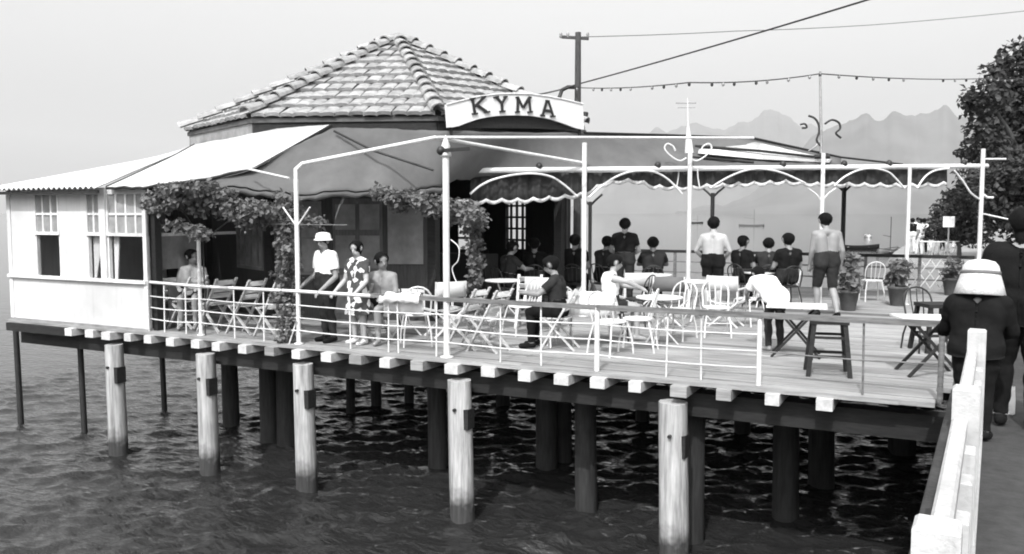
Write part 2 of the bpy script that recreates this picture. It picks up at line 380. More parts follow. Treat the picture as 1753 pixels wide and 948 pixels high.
dark = [((397, 726), .16), ((462, 758), .15), ((492, 762), .17), ((600, 702), .09), ((645, 694), .11), ((752, 800), .155), ((860, 694), .14), ((937, 800), .17),
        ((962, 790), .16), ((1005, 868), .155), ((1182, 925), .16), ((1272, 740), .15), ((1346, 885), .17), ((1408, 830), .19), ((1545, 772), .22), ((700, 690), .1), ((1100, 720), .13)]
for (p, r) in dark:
    pile(p[0], p[1], r, darkp, 'timber pile coloured dark for the shade beneath the pier deck', -.19, (random.uniform(-.06, .03), 0), group=PG)
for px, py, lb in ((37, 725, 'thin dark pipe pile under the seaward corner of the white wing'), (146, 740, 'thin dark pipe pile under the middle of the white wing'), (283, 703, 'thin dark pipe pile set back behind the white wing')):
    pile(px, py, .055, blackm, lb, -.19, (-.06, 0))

# near railing: posts, top rail (white to seaward, worn wood to shoreward), wires, thin balusters
rail = thing('railing', 'low pipe and wire railing along the open edge of the pier terrace', 'railing', (-6, YN + .06, 0))
RY = YN + .06; RZ = .77
xp = {k_: on(1, k_, 600, RY).x for k_ in (257, 345, 512, 765, 1022, 1300, 1612)}
MB().tube([(xp[257], RY, RZ + .02), (xp[345], RY, RZ - .005), (xp[512], RY, RZ + .0)], .024).build('top_rail', pipew, rail)
MB().tube([(xp[512], RY, RZ), (on(1, 640, 500, RY).x, RY, RZ - .01)], .026).build('top_rail', pipew, rail)
MB().beam((on(1, 636, 500, RY).x, RY, RZ), (xp[1022], RY, RZ), .06, .055).build('top_rail', railw, rail)
MB().beam((xp[1022], RY, RZ), (xp[1612], RY, RZ + .02), .07, .06).build('top_rail', railw, rail)
ks = [257, 345, 512, 765, 1022, 1300, 1612]
for zi, z in enumerate((.20, .385, .57)):
    for a_, b_ in zip(ks, ks[1:]):
        if a_ >= 1300 and zi != 1: continue
        xa, xb = xp[a_], xp[b_]; pts = [(xa + (xb - xa) * t, RY, z - .02 * math.sin(math.pi * t) + random.uniform(-.003, .003)) for t in np.linspace(0, 1, 9)]
        MB().tube(pts, .0095 if a_ < 1022 else .008, 6).build('wire', pipew if a_ < 1300 else railw, rail)
for k_ in (257, 1022, 1300, 1612):
    MB().tube([(xp[k_], RY, 0), (xp[k_], RY, RZ)], .034 if k_ == 1022 else .028, 10).build('post', pipew if k_ < 1600 else railw, rail)
for px in (281, 318, 401, 451, 599, 664, 681, 746, 856, 926, 1141, 1201, 1480):
    xx = on(1, px, 560, RY).x; MB().tube([(xx, RY + .01, 0), (xx + random.uniform(-.015, .015), RY + .01, RZ)], .0115, 6).build('baluster', pipew if px < 1400 else railw, rail)
# tall posts carrying the canopy
def tallpost(px, ztop, r, label, d=None, y=None, cat='post'):
    P = on(1, px, 600, RY + .02) if d is None else at(px, 364, d)
    t = thing('canopy_post', label, cat, (P.x, P.y, 0)); MB().tube([(P.x, P.y, 0), (P.x, P.y, ztop)], r, 10).build('shaft', pipew, t)
    MB().lathe([(r * 2, 0), (r * 2, .015), (r * 1.1, .02)], (P.x, P.y, 0), 12).build('foot_plate', pipew, t)
    return t, P
t345, P345 = tallpost(345, 1.70, .03, 'thin white post rising from the railing into the vine')
t512, P512 = tallpost(512, 2.38, .034, 'white pipe post beside the man in white, bent into the canopy frame')
MB().tube([(P512.x - .25, P512.y, 1.98), (P512.x - .02, P512.y, 1.72)], .012, 6).build('brace', pipew, t512)
MB().tube([(P512.x + .25, P512.y, 1.98), (P512.x + .02, P512.y, 1.72)], .012, 6).build('brace', pipew, t512)
MB().tube([(P512.x - .6, P512.y, 1.735), (P512.x + .9, P512.y, 1.73)],   .004, 5).build('tie_wire', greym, t512)
MB().tube([(P512.x - .17, P512.y - .03, -.04), (P512.x - .02, P512.y, .38)], .012, 6).build('foot_brace', pipew, t512)
t765, P765 = tallpost(765, 2.62, .044, 'thick white lamp post at the middle of the railing')
MB().lathe([(.03, 2.62), (.07, 2.63), (.07, 2.66), (.045, 2.72), (.06, 2.76), (.03, 2.84), (.008, 2.9)], (P765.x, P765.y, 0), 12).build('finial', pipew, t765)
MB().tube(crv([(P765.x + .05, P765.y + .03, 1.55), (P765.x + .17, P765.y + .03, 1.45), (P765.x + .16, P765.y + .03, 1.28), (P765.x + .07, P765.y + .03, 1.17), (P765.x + .14, P765.y + .03, .98)]), .007, 6).build('loose_wire', pipew, t765)
MB().beam((P765.x - .05, P765.y - .05, 2.70), (P765.x + .38, P765.y - .05, 2.71), .03, .045).build('lamp_arm', blackm, t765)
MB().ball((P765.x - .04, P765.y - .05, 2.70), .06, 8).build('lamp', blackm, t765)

# far railing
YFR = 22.7
far = thing('far_railing', 'dark topped railing along the far side of the pier terrace', 'railing', (-4, YFR, 0))
x0, x1 = -7.9, .45
MB().beam((x0, YFR, .86), (x1, YFR, .86), .08, .075).build('top_rail', darkw, far)
for z in (.3, .58): MB().beam((x0, YFR, z), (x1, YFR, z), .03, .035).build('lower_rail', railw, far)
xx = x0
while xx < x1 + .1:
    MB().box((xx - .035, YFR - .03, 0), (xx + .035, YFR + .03, .83)).build('post', railw, far); xx += 1.2
for i in range(8):
    a_ = -1.35 + i * .22
    MB().beam((a_, YFR - .02, .1), (a_ + .45, YFR - .02, .8), .012, .02).build('lattice_bar', pipew, far)
    MB().beam((a_ + .45, YFR + .02, .1), (a_, YFR + .02, .8), .012, .02).build('lattice_bar', pipew, far)

# ================================================================== CAFE BUILDING
HC = V((-10.76, 15.56, 0)); HR = 4.29; EZ = 3.55; AZ = 5.6; WR = 3.86
def hv(k, R, z): 
    t = math.radians(-136.47 + 45 * k); return V((HC.x + R * math.cos(t), HC.y + R * math.sin(t), z))
cafe = thing('cafe_building', 'octagonal pier cafe with a tiled pyramid roof and white boarded wing', 'building', (HC.x, HC.y, 0))
apex = V((HC.x, HC.y, AZ))
# roof shell
rf = MB(); rf.add([hv(k, HR, EZ - .03) for k in range(8)] + [apex - V((0, 0, .03))] + [hv(k, HR, EZ - .1) for k in range(8)],
                  [(k, (k + 1) % 8, 8) for k in range(8)] + [(k, k + 9, (k + 1) % 8 + 9, (k + 1) % 8) for k in range(8)] + [tuple(range(16, 8, -1))])
roof = rf.build('roof', tiled, cafe)
# one pantile: shallow barrel, lower end at the origin edge
ROWS = 11; TW = .245
fdir = (hv(1, HR, EZ) + hv(2, HR, EZ)) / 2; SL = (apex - fdir).length; RL = SL / ROWS
def tile_mesh():
    m_ = MB(); L_ = RL * 1.18; prof = [(-.123, .004), (-.09, .020), (-.035, .026), (.035, .026), (.09, .020), (.123, .004)]
    lo = [(x_, 0, z_ + .062) for x_, z_ in prof]; hi = [(x_ * .94, L_, z_ * .9 + .0) for x_, z_ in prof]; bl = [(x_, .0, z_ + .0) for x_, z_ in prof]
    n = len(prof); m_.add(lo + hi + bl, [(i, i + 1, n + i + 1, n + i) for i in range(n - 1)] + [(2 * n + i, 2 * n + i + 1, i + 1, i) for i in range(n - 1)], False)
    return m_.mesh('tile', tilem)
TM = tile_mesh(); rest = MB()
tmv = [v.co.copy() for v in TM.vertices]; tmf = [tuple(p.vertices) for p in TM.polygons]
for k in range(8):
    a_, b_ = hv(k, HR, EZ), hv(k + 1, HR, EZ); mid = (a_ + b_) / 2; e = (b_ - a_).normalized(); s_ = (apex - mid).normalized(); nrm = e.cross(s_).normalized()
    if nrm.z < 0: nrm = -nrm; 
    Wd = (b_ - a_).length
    for i in range(ROWS):
        w = Wd * (1 - (i + .25) / ROWS); n = max(1, int(round(w / TW)))
        for j in range(n):
            u = (j - (n - 1) / 2) * TW * (w / (n * TW) if n > 1 else 1)
            org = mid + e * (u + random.uniform(-.01, .01)) + s_ * (i * RL - .05 + random.uniform(-.012, .012)) + nrm * random.uniform(-.004, .012)
            yw = random.gauss(0, .022); e2 = (e * math.cos(yw) + s_ * math.sin(yw)); s2 = (s_ * math.cos(yw) - e * math.sin(yw))
            M4 = Matrix((e2, s2, nrm)).transposed().to_4x4(); M4.translation = org - V(roof['_o'])
            if k in (0, 1, 2): inst(TM, 'tile', roof, M4)
            else: rest.add([M4 @ v + V(roof['_o']) for v in tmv], tmf)
tag(rest.build('tiles', tilem, roof), kind='stuff')
# hip cap tiles
def cap_mesh():
    m_ = MB(); L_ = RL * 1.22; n = 7; rows = []
    for r, yy, zz in ((.15, 0, .05), (.115, L_, .0)):
        rows.append([(r * math.cos(math.pi * j / (n - 1)), yy, zz + r * .8 * math.sin(math.pi * j / (n - 1))) for j in range(n)])
    rows2 = [[(p[0] * .8, p[1], p[2] - .02) for p in rows[0]]]
    m_.add(rows[0] + rows[1] + rows2[0], [(j, n + j, n + j + 1, j + 1) for j in range(n - 1)] + [(2 * n + j, j, j + 1, 2 * n + j + 1) for j in range(n - 1)], False); return m_.mesh('hip_tile', tilem)
CM = cap_mesh()
for k in range(8):
    a_ = hv(k, HR + .04, EZ); s_ = (apex - a_).normalized(); HLn = (apex - a_).length; e = s_.cross(V((0, 0, 1))).normalized(); nrm = e.cross(s_).normalized()
    for i in range(12):
        org = a_ + s_ * (i * HLn / 12 - .06) + nrm * .05; e2 = e
        M4 = Matrix((e, s_, nrm)).transposed().to_4x4() @ Matrix.Rotation(random.gauss(0, .04), 4, 'Z'); M4.translation = org - V(roof['_o']); inst(CM, 'hip_tile', roof, M4)
MB().lathe([(.16, -.02), (.17, .05), (.1, .1), (.05, .12)], apex, 10).build('roof_cap', tilem, roof)
# eave boards, soffit, walls
for k in range(8):
    a_, b_ = hv(k, HR - .06, EZ - .2), hv(k + 1, HR - .06, EZ - .2)
    MB().beam(a_, b_, .05, .19).build('eave_board', darkw if k in (1, 2) else mat('weathered_grey_board', .26, .8, .3, 5, bump=.2), cafe)  # front boards coloured dark to paint the shaded gap above the canopy
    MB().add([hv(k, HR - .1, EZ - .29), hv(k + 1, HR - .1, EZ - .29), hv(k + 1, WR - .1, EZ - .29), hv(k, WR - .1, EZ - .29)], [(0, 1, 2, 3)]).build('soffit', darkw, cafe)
    p = hv(k, WR, 0); MB().beam((p.x, p.y, 0), (p.x, p.y, EZ - .28), .16, .16, (0, 1, 0)).build('corner_post', darkw, cafe)
WH = EZ - .3
def face_frame(k):
    a_, b_ = hv(k, WR, 0), hv(k + 1, WR, 0); e = (b_ - a_).normalized(); n = V((e.y, -e.x, 0)); return a_, e, n, (b_ - a_).length
def fbox(k, u0, u1, z0, z1, name, mt, n0=-.04, n1=.04, parent=None):
    a_, e, n, Lf = face_frame(k); c = a_ + e * ((u0 + u1) / 2) + n * ((n0 + n1) / 2); c.z = (z0 + z1) / 2
    return MB().obox(c, (u1 - u0) / 2, (n1 - n0) / 2, (z1 - z0) / 2, Matrix((e, n, V((0, 0, 1)))).transposed()).build(name, mt, parent or cafe)
LF = face_frame(0)[3]
def window(k, u0, u1, z0, z1, nx_, nz_, fm, pane=True, bar=.035):
    f = fbox(k, u0, u0 + .06, z0, z1, 'window', fm, -.05, .06)
    for uu, uv, za, zb in ((u1 - .06, u1, z0, z1), (u0 + .06, u1 - .06, z1 - .06, z1), (u0 + .06, u1 - .06, z0, z0 + .06)): fbox(k, uu, uv, za, zb, 'frame', fm, -.05, .06, f)
    for i in range(1, nx_): c = u0 + (u1 - u0) * i / nx_; fbox(k, c - bar / 2, c + bar / 2, z0 + .06, z1 - .06, 'muntin', fm, -.018, .03, f)
    for i in range(1, nz_): c = z0 + (z1 - z0) * i / nz_; fbox(k, u0 + .06, u1 - .06, c - bar / 2, c + bar / 2, 'muntin', fm, -.02, .026, f)
    if pane: fbox(k, u0 + .06, u1 - .06, z0 + .06, z1 - .06, 'pane', glassm, -.008, .008, f)
    return f
def wall_around(k, holes, mt):
    u = 0.; 
    for (u0, u1, z0, z1) in sorted(holes):
        if u0 > u + .01: fbox(k, u, u0, 0, WH, 'wall', mt)
        if z0 > .01: fbox(k, u0, u1, 0, z0, 'wall', mt)
        fbox(k, u0, u1, z1, WH, 'wall', mt); u = u1
    if u < LF - .01: fbox(k, u, LF, 0, WH, 'wall', mt)
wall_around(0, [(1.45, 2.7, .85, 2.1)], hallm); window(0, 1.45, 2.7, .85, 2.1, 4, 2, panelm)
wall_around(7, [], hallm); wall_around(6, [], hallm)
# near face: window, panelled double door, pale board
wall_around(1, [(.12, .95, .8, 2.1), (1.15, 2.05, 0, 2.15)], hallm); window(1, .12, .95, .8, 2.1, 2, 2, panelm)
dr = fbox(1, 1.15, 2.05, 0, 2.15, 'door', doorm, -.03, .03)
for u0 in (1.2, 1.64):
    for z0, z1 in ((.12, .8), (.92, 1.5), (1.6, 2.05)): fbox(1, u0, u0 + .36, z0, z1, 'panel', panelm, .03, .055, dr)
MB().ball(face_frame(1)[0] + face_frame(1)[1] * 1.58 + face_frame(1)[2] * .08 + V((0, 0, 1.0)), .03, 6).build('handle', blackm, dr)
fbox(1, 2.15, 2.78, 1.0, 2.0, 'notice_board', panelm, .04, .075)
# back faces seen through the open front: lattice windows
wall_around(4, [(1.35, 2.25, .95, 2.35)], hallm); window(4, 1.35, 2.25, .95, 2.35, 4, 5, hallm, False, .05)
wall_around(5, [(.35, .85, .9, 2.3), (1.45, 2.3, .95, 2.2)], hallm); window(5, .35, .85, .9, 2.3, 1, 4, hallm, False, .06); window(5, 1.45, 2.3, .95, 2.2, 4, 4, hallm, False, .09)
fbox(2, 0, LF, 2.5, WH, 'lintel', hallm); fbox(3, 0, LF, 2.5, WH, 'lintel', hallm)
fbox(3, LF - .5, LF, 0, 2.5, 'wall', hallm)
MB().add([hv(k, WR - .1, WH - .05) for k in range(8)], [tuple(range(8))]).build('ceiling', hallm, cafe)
# counter inside
c = HC + V((.6, .9, 0)); MB().box((c.x - 1.2, c.y - .3, 0), (c.x + 1.2, c.y + .3, 1.0)).build('counter', hallm, cafe)

# white boarded wing at the seaward corner
WX0, WX1, WY, WZ = -14.98, -11.47, YN + .03, 2.31
wing = thing('boarded_wing', 'white boarded wing with sash windows under a corrugated roof', 'building', (WX0, WY, 0))
def wpx(px): return on(1, px, 420, WY).x
def wz(px, py): return on(1, px, py, WY).z
def wb(x0, x1, z0, z1, name, mt, y0=0., y1=.07, parent=None): return MB().box((x0, WY + y0, z0), (x1, WY + y1, z1)).build(name, mt, parent or wing)
sill = .80
ops = [(wpx(61), wpx(103)), (wpx(149), wpx(174)), (wpx(184), wpx(250))]
wb(WX0, WX1, .03, sill, 'lower_boarding', wallw)
wb(WX0 - .02, WX1 + .02, -.04, .035, 'base_board', mat('weathered_grey_board', .26), -.03, .08)
px_ = WX0
for (a_, b_) in ops:
    if a_ - px_ > .02: wb(px_, a_, sill, WZ, 'wall', wallw)
    px_ = b_
if WX1 - px_ > .01: wb(px_, WX1, sill, WZ, 'wall', wallw)
for i, (a_, b_) in enumerate(ops):
    f = wb(a_, b_, 1.52, 1.575, 'sash', white, -.02, .05)
    zt = 2.20; wb(a_, b_, zt, WZ, 'head', wallw, 0, .06, f)
    for x0 in (a_, b_ - .04): wb(x0, x0 + .04, 1.575, zt, 'frame', white, -.01, .05, f)
    nn = (3, 2, 4)[i]
    for j in range(1, nn): xc = a_ + (b_ - a_) * j / nn; wb(xc - .02, xc + .02, 1.575, zt, 'muntin', white, .0, .04, f)
    wb(a_ + .04, b_ - .04, 1.86, 1.895, 'muntin', white, -.002, .042, f)
    for j in range(nn):
        for z0, z1 in ((1.58, 1.86), (1.895, zt)):
            x0 = a_ + (b_ - a_) * j / nn; wb(x0 + .02, x0 + (b_ - a_) / nn - .02, z0, z1, 'pane', glassm, .018, .026, f)
    for x0 in (a_, b_ - .03): wb(x0, x0 + .03, sill, 1.52, 'jamb', white, .005, .065, f)
wb(WX0 - .01, WX1 + .02, sill - .04, sill + .015, 'sill', white, -.06, .0)
wb(wpx(174) + .0, wpx(184), sill, WZ, 'mullion_post', white, -.03, .0)
wb(WX0 - .015, WX0 + .08, .0, WZ, 'corner_board', white, -.02, -.001)
wb(WX1 - .05, WX1 + .03, .0, 2.3, 'corner_post', white, -.025, -.001)
# torn curtain hanging in two openings
MB().grid([[(ops[1][0] + .03 + .27 * (j / 8.) * (1 - .75 * t), WY + .10 + .02 * math.sin(j * 2.1), 1.52 - .72 * t) for j in range(9)] for t in np.linspace(0, 1, 8)]).build('curtain', canvw, wing)
MB().grid([[(ops[2][0] + .03 + .16 * (j / 8.) * (1 - .45 * t), WY + .10 + .02 * math.sin(j * 2.1), 1.52 - .72 * t) for j in range(9)] for t in np.linspace(0, 1, 8)]).build('curtain', canvw, wing)
# seaward wall, inner back wall, open shoreward side
MB().box((WX0, WY + .07, 0), (WX0 + .06, 13.4, WZ)).build('seaward_wall', wallw, wing)
MB().box((WX0 + .06, 12.9, 0), (-13.6, 12.96, 2.9)).build('back_wall', hallm, wing)
MB().box((WX1 - .02, WY + .09, 0), (WX1 + .1, WY + .22, 2.3)).build('shore_post', darkw, wing)
MB().box((WX1 + .0, WY + .4, .1), (WX1 + .05, WY + 1.25, .75)).build('shore_panel', panelm, wing)
MB().box((WX1 + .0, WY + .25, .98), (WX1 + .04, WY + 1.0, 1.52)).build('shore_shutter', panelm, wing)
MB().box((WX1 - .01, WY + .22, 1.52), (WX1 + .04, WY + 1.9, 1.57)).build('shore_rail', white, wing)
# corrugated roof sheet from the eave up to the hall
E0, E1 = V((WX0 - .22, WY - .27, 2.30)), V((wpx(192), WY - .27, 2.30)); T0, T1 = V((WX0 - .1, 13.6, 3.2)), at(338, 247, 17.0)
nc = 150; rows = []
for t in np.linspace(0, 1, 5):
    a_, b_ = E0.lerp(T0, t), E1.lerp(T1, t)
    rows.append([a_.lerp(b_, i / nc) + V((0, 0, .022 * math.sin(i / nc * 2 * math.pi * 22))) for i in range(nc + 1)])
MB().grid(rows[::-1], .012).build('corrugated_roof', corr, wing)
MB().beam(E0 - V((0, -.05, .06)), E1 - V((0, -.05, .06)), .04, .05).build('eave_batten', darkw, wing)

# ------------------------------------------------------------------ canopies
def bil(cols, nu, nv, sag=0., wr_=0., seed=1):
    g = np.random.default_rng(seed); ph = g.uniform(0, 6.28, 8); B = [V(c[0]) for c in cols]; T = [V(c[1]) for c in cols]; rows = []
    for j in range(nv + 1):
        t = j / nv; row = []
        for i in range(nu + 1):
            s_ = i / nu * (len(cols) - 1); k = min(int(s_), len(cols) - 2); u = s_ - k
            p = B[k].lerp(B[k + 1], u).lerp(T[k].lerp(T[k + 1], u), t)
            p = p - V((0, 0, sag * 4 * t * (1 - t)))
            w = wr_ * (math.sin(9 * s_ + ph[0] + 2 * t) * .5 + math.sin(23 * s_ + ph[1] - 3 * t) * .3 + math.sin(4 * s_ + 7 * t + ph[2]) * .6) * (1 - t * .7)
            row.append(p + V((0, 0, w)))
        rows.append(row)
    return rows
wc = thing('white_canvas_roof', 'bright white canvas sheet sloping from the tiled roof to the wing', 'awning', at(300, 300, 14))
A1, A2, D_, C_, B_ = at(183, 320, 13.85), at(252, 319, 13.2), at(430, 289, 13.55), at(567, 214, 14.45), at(332, 248, 16.9)
cols = [(A1, B_), (A1.lerp(A2, .55), at(390, 236, 16.0)), (A2, at(440, 224, 15.0)), (at(340, 306, 13.3), at(500, 218, 14.7)), (D_, C_)]
rw = bil(cols, 40, 14, .03, .012, 3); MB().grid(rw[::-1], .008).build('sheet', canvw, wc)
MB().tube([p - V((0, 0, .02)) for p in rw[0][::2]] + [C_], .022, 6).build('laced_edge', darkw, wc)
MB().tube([r[-1] - V((0, 0, .012)) for r in rw], .022, 6).build('laced_edge', darkw, wc)
MB().tube([r[0] - V((0, 0, .0)) for r in rw], .025, 6).build('laced_edge', darkw, wc)
gc = thing('grey_canvas_canopy', 'large grey canvas canopy slung over the terrace beside the hall', 'awning', at(700, 364, 14))
colsg = [(at(300, 315, 13.25), at(432, 290, 13.5)), (at(400, 322, 13.35), at(500, 252, 13.95)), (at(512, 330, 13.25), at(569, 219, 14.4)), (at(650, 327, 13.6), at(680, 221, 14.25)),
         (at(750, 320, 14.2), at(760, 224, 14.3)), (at(810, 302, 15.15), at(880, 226, 15.1)), (at(1000, 289, 15.85), at(1000, 228, 16.3)), (at(1150, 288, 16.4), at(1150, 232, 17.4)),
         (at(1290, 286, 16.9), at(1290, 237, 18.1)), (at(1440, 284, 17.4), at(1440, 270, 18.2))]
rg = bil(colsg, 90, 18, .05, .035, 5); MB().grid(rg[::-1], .008).build('sheet', canvg, gc)
hem = []
for i in range(0, 44):
    p = rg[0][i]; hem.append(p)
MB().grid([[p + V((0, -.01, -.02)) for p in hem], [p + V((0, .0, -.07 - .05 * abs(math.sin(i * .9)))) for i, p in enumerate(hem)]], .004).build('hem', canvg, gc)
MB().tube([at(572, 224, 14.2), at(640, 258, 13.75), at(742, 291, 13.5)], .02, 6).build('rope', blackm, gc)
MB().tube([at(1000, 227, 16.25), at(1150, 231, 17.35), at(1290, 236, 18.05), at(1440, 269, 18.15), at(1545, 281, 18.3)], .022, 6).build('edge_pole', darkw, gc)
MB().tube([at(1190, 250, 17.3), at(1300, 258, 17.4), at(1410, 270, 17.6)], .03, 6).build('edge_pole', darkw, gc)
MB().tube([at(1180, 268, 16.9), at(1290, 278, 17.1)], .025, 6).build('edge_pole', darkw, gc)
# second strip of white cloth on the shoreward end of the canopy
MB().grid([[at(1195, 262, 17.0), at(1300, 272, 17.2), at(1420, 278, 17.5)], [at(1200, 240, 17.9), at(1295, 243, 18.0), at(1425, 271, 18.1)]], .006).build('end_sheet', canvw, gc)
fr = thing('gable_frame', 'white bent pipe gable frame over the grey canopy', 'frame', (P512.x, P512.y, 2.38))
aP = at(745, 235, 13.55)
MB().tube([(P512.x, P512.y, 2.36), (P512.x, P512.y, 2.52), V((P512.x, P512.y, 2.58)).lerp(aP, .04) , aP], .03, 8).build('rafter', pipew, fr)
MB().tube([aP, at(1000, 279, 15.65)], .028, 8).build('rafter', pipew, fr)
MB().tube([aP, at(1000, 235, 15.0), at(1290, 236, 16.3)], .024, 8).build('ridge_pipe', pipew, fr)
MB().tube([at(425, 289, 13.3), at(495, 305, 12.6)], .018, 6).build('strut', pipew, fr)

# pergola: beam, posts, arches, scalloped awning
def bd(px): return 1 / (1 / 15.0 + (1 / 18.2 - 1 / 15.0) * (px - 770) / (1680 - 770))
def by(px): return 292 - 8 * (px - 770) / 910.
perg = thing('pergola_beam', 'long white pipe beam with arched brackets across the terrace', 'pergola', at(1200, 364, bd(1200)))
MB().tube([at(x_, by(x_), bd(x_)) for x_ in (768, 1000, 1200, 1407, 1690)], .05, 10).build('beam', pipew, perg)
arcs = [[(805, 332), (822, 318), (845, 307), (880, 299), (915, 297), (945, 303), (968, 318), (988, 336)], [(1008, 338), (1030, 318), (1060, 300), (1090, 292), (1120, 294), (1145, 308), (1168, 332)],
        [(1215, 322), (1245, 304), (1275, 292), (1305, 289), (1340, 296), (1378, 313)], [(1428, 318), (1445, 303), (1470, 291), (1495, 288), (1520, 294), (1534, 306), (1548, 322)],
        [(1570, 322), (1583, 303), (1600, 292), (1625, 288)], [(1634, 292), (1650, 312), (1662, 330), (1677, 341)]]
for A in arcs: MB().tube(crv([at(x_, y_, bd(x_) - .05) for x_, y_ in A]), .02, 8).build('arch', pipew, perg)
for x_ in (923, 1126, 1340, 1445, 1522, 1650):
    p = at(x_, by(x_) - 3, bd(x_)); MB().ball(p + V((0, 0, .03)), .065, 8, (1, 1, 1.15)).build('light_bulb', blackm, perg)
    MB().tube([p - V((0, 0, .06)), p], .03, 8).build('lamp_socket', blackm, perg)
pl = [(1000, 245, .045, 'white pergola post at the corner of the dark hall opening'), (1180, 262, .045, 'white pergola post with lamp scrolls behind the director chairs'),
      (1407, 262, .042, 'white pergola post behind the bare backed man with dark iron scrolls'), (1555, 283, .038, 'white pergola post beside the potted plant'), (1679, 255, .045, 'white pergola end post rising behind the straw hat')]
PP = {}
for px, ty, r, lb in pl:
    d = bd(px); zt = at(px, ty, d).z; t_, P = tallpost(px, zt, r, lb, d=d); PP[px] = (t_, P, d)
t_, P, d = PP[1180]
def L3(px, lst, dd=0): return [at(x_, y_, bd(px) + dd) for x_, y_ in lst]
MB().tube(L3(1180, [(1180, 262), (1179, 240), (1178, 214)]), [.085, .06, .02], 10).build('cone', pipew, t_)
MB().tube(L3(1180, [(1178, 216), (1177, 168)]), .012, 6).build('spike', pipew, t_)
MB().tube(L3(1180, [(1157, 176), (1192, 176)]), .012, 6).build('cross_arm', greym, t_); MB().tube(L3(1180, [(1160, 184), (1190, 184)]), .008, 6).build('cross_arm', greym, t_)
for s_ in (-1, 1):
    MB().tube(crv(L3(1180, [(1178 + s_ * a_, b_) for a_, b_ in ((3, 270), (14, 275), (28, 268), (40, 255), (36, 246), (26, 250), (22, 258))])), .016, 6).build('scroll', pipew, t_)
    MB().tube(crv(L3(1180, [(1178 + s_ * a_, b_) for a_, b_ in ((16, 290), (17, 305), (20, 322))])), .013, 6).build('bracket', pipew, t_)
t_, P, d = PP[1407]
MB().tube(L3(1407, [(1406, 262), (1404, 122)]), [.032, .022], 8).build('mast', greym, t_)
MB().tube(crv(L3(1407, [(1405, 250), (1398, 240), (1402, 226), (1401, 212), (1394, 202), (1384, 198)])), .022, 6).build('scroll', blackm, t_)
MB().tube(crv(L3(1407, [(1412, 212), (1424, 205), (1436, 210), (1438, 220), (1431, 228), (1440, 236)])), .022, 6).build('scroll', blackm, t_)
MB().tube(crv(L3(1407, [(1370, 213), (1378, 212), (1381, 218), (1373, 219)])), .02, 6).build('scroll', blackm, t_)
MB().tube(crv(L3(1407, [(1405, 240), (1394, 252), (1384, 258)])), .014, 6).build('scroll', greym, t_)
for s_ in (-1, 1): MB().tube(crv(L3(1407, [(1407, 346), (1407 + s_ * 10, 332), (1407 + s_ * 24, 322)])), .014, 6).build('brace', pipew, t_)
MB().tube(L3(1407, [(1395, 268), (1420, 268)]), .045, 8).build('collar', blackm, t_)
t_, P, d = PP[1679]
MB().tube(L3(1679, [(1679, 272), (1722, 272)]), .022, 6).build('arm', pipew, t_); MB().tube(L3(1679, [(1679, 365), (1725, 375)]), .018, 6).build('arm', pipew, t_)
MB().tube(L3(1679, [(1679, 330), (1690, 338), (1700, 338)]), .03, 6).build('arm', pipew, t_)

aw = thing('scalloped_awning', 'dark awning valance with white scalloped trim hung under the pergola', 'awning', at(1200, 364, bd(1200)))
bot = [(805, 348), (850, 346), (900, 345), (950, 341), (1000, 335), (1030, 318), (1060, 312), (1090, 312), (1120, 322), (1165, 324), (1210, 321), (1260, 318), (1300, 316), (1345, 314), (1400, 318), (1450, 318), (1500, 319), (1560, 320), (1622, 317)]
bx = [b_[0] for b_ in bot]; byy = [b_[1] for b_ in bot]
def vrow(f, off=0): return [at(x_, f(x_), bd(x_) + .12 + off + .035 * math.sin(x_ * .21) + .02 * math.sin(x_ * .57)) for x_ in np.arange(805, 1622, 3)]
def scal(x_): return np.interp(x_, bx, byy) - 3 + 5 * abs(math.sin((x_ - 805) / 27. * math.pi))
bt = lambda x_: by(x_) + 5
rows = [vrow(lambda x_, t=t: bt(x_) + (scal(x_) - bt(x_)) * t) for t in (0, .33, .66, 1)]
MB().grid(rows, .006).build('valance', canvd, aw)
MB().grid([vrow(lambda x_: scal(x_) - 4.5, -.02), vrow(lambda x_: scal(x_) + 1.8, -.02)], .008).build('scalloped_trim', canvw, aw)
# the awning's sloping top, running back towards the far posts
MB().grid([[at(x_, bt(x_), bd(x_) + .14) for x_ in np.arange(1170, 1626, 24)], [V((at(x_, bt(x_), bd(x_) + .14).x, at(x_, bt(x_), bd(x_) + .14).y + 4.2, 3.0)) for x_ in np.arange(1170, 1626, 24)]], .006).build('top_sheet', canvd, aw)
# dark forked posts on the far edge
for px, y0, lb in ((1010, 345, 'dark forked post on the far railing behind the white corner post'), (1219, 330, 'dark forked post behind the standing bather in trunks'), (1443, 320, 'dark forked post beside the bare backed man')):
    P = on(1, px, 400, YFR - .15); zt = on(1, px, y0, YFR - .15).z
    t_ = thing('forked_post', lb, 'post', (P.x, P.y, 0)); MB().tube([(P.x, P.y, 0), (P.x, P.y, zt)], .055, 8).build('shaft', blackm, t_)
    for s_ in (-1, 1): MB().tube([(P.x, P.y, zt - .12), (P.x + s_ * .15, P.y, zt + .03), (P.x + s_ * .36, P.y, zt + .2)], .03, 6).build('fork', blackm, t_)

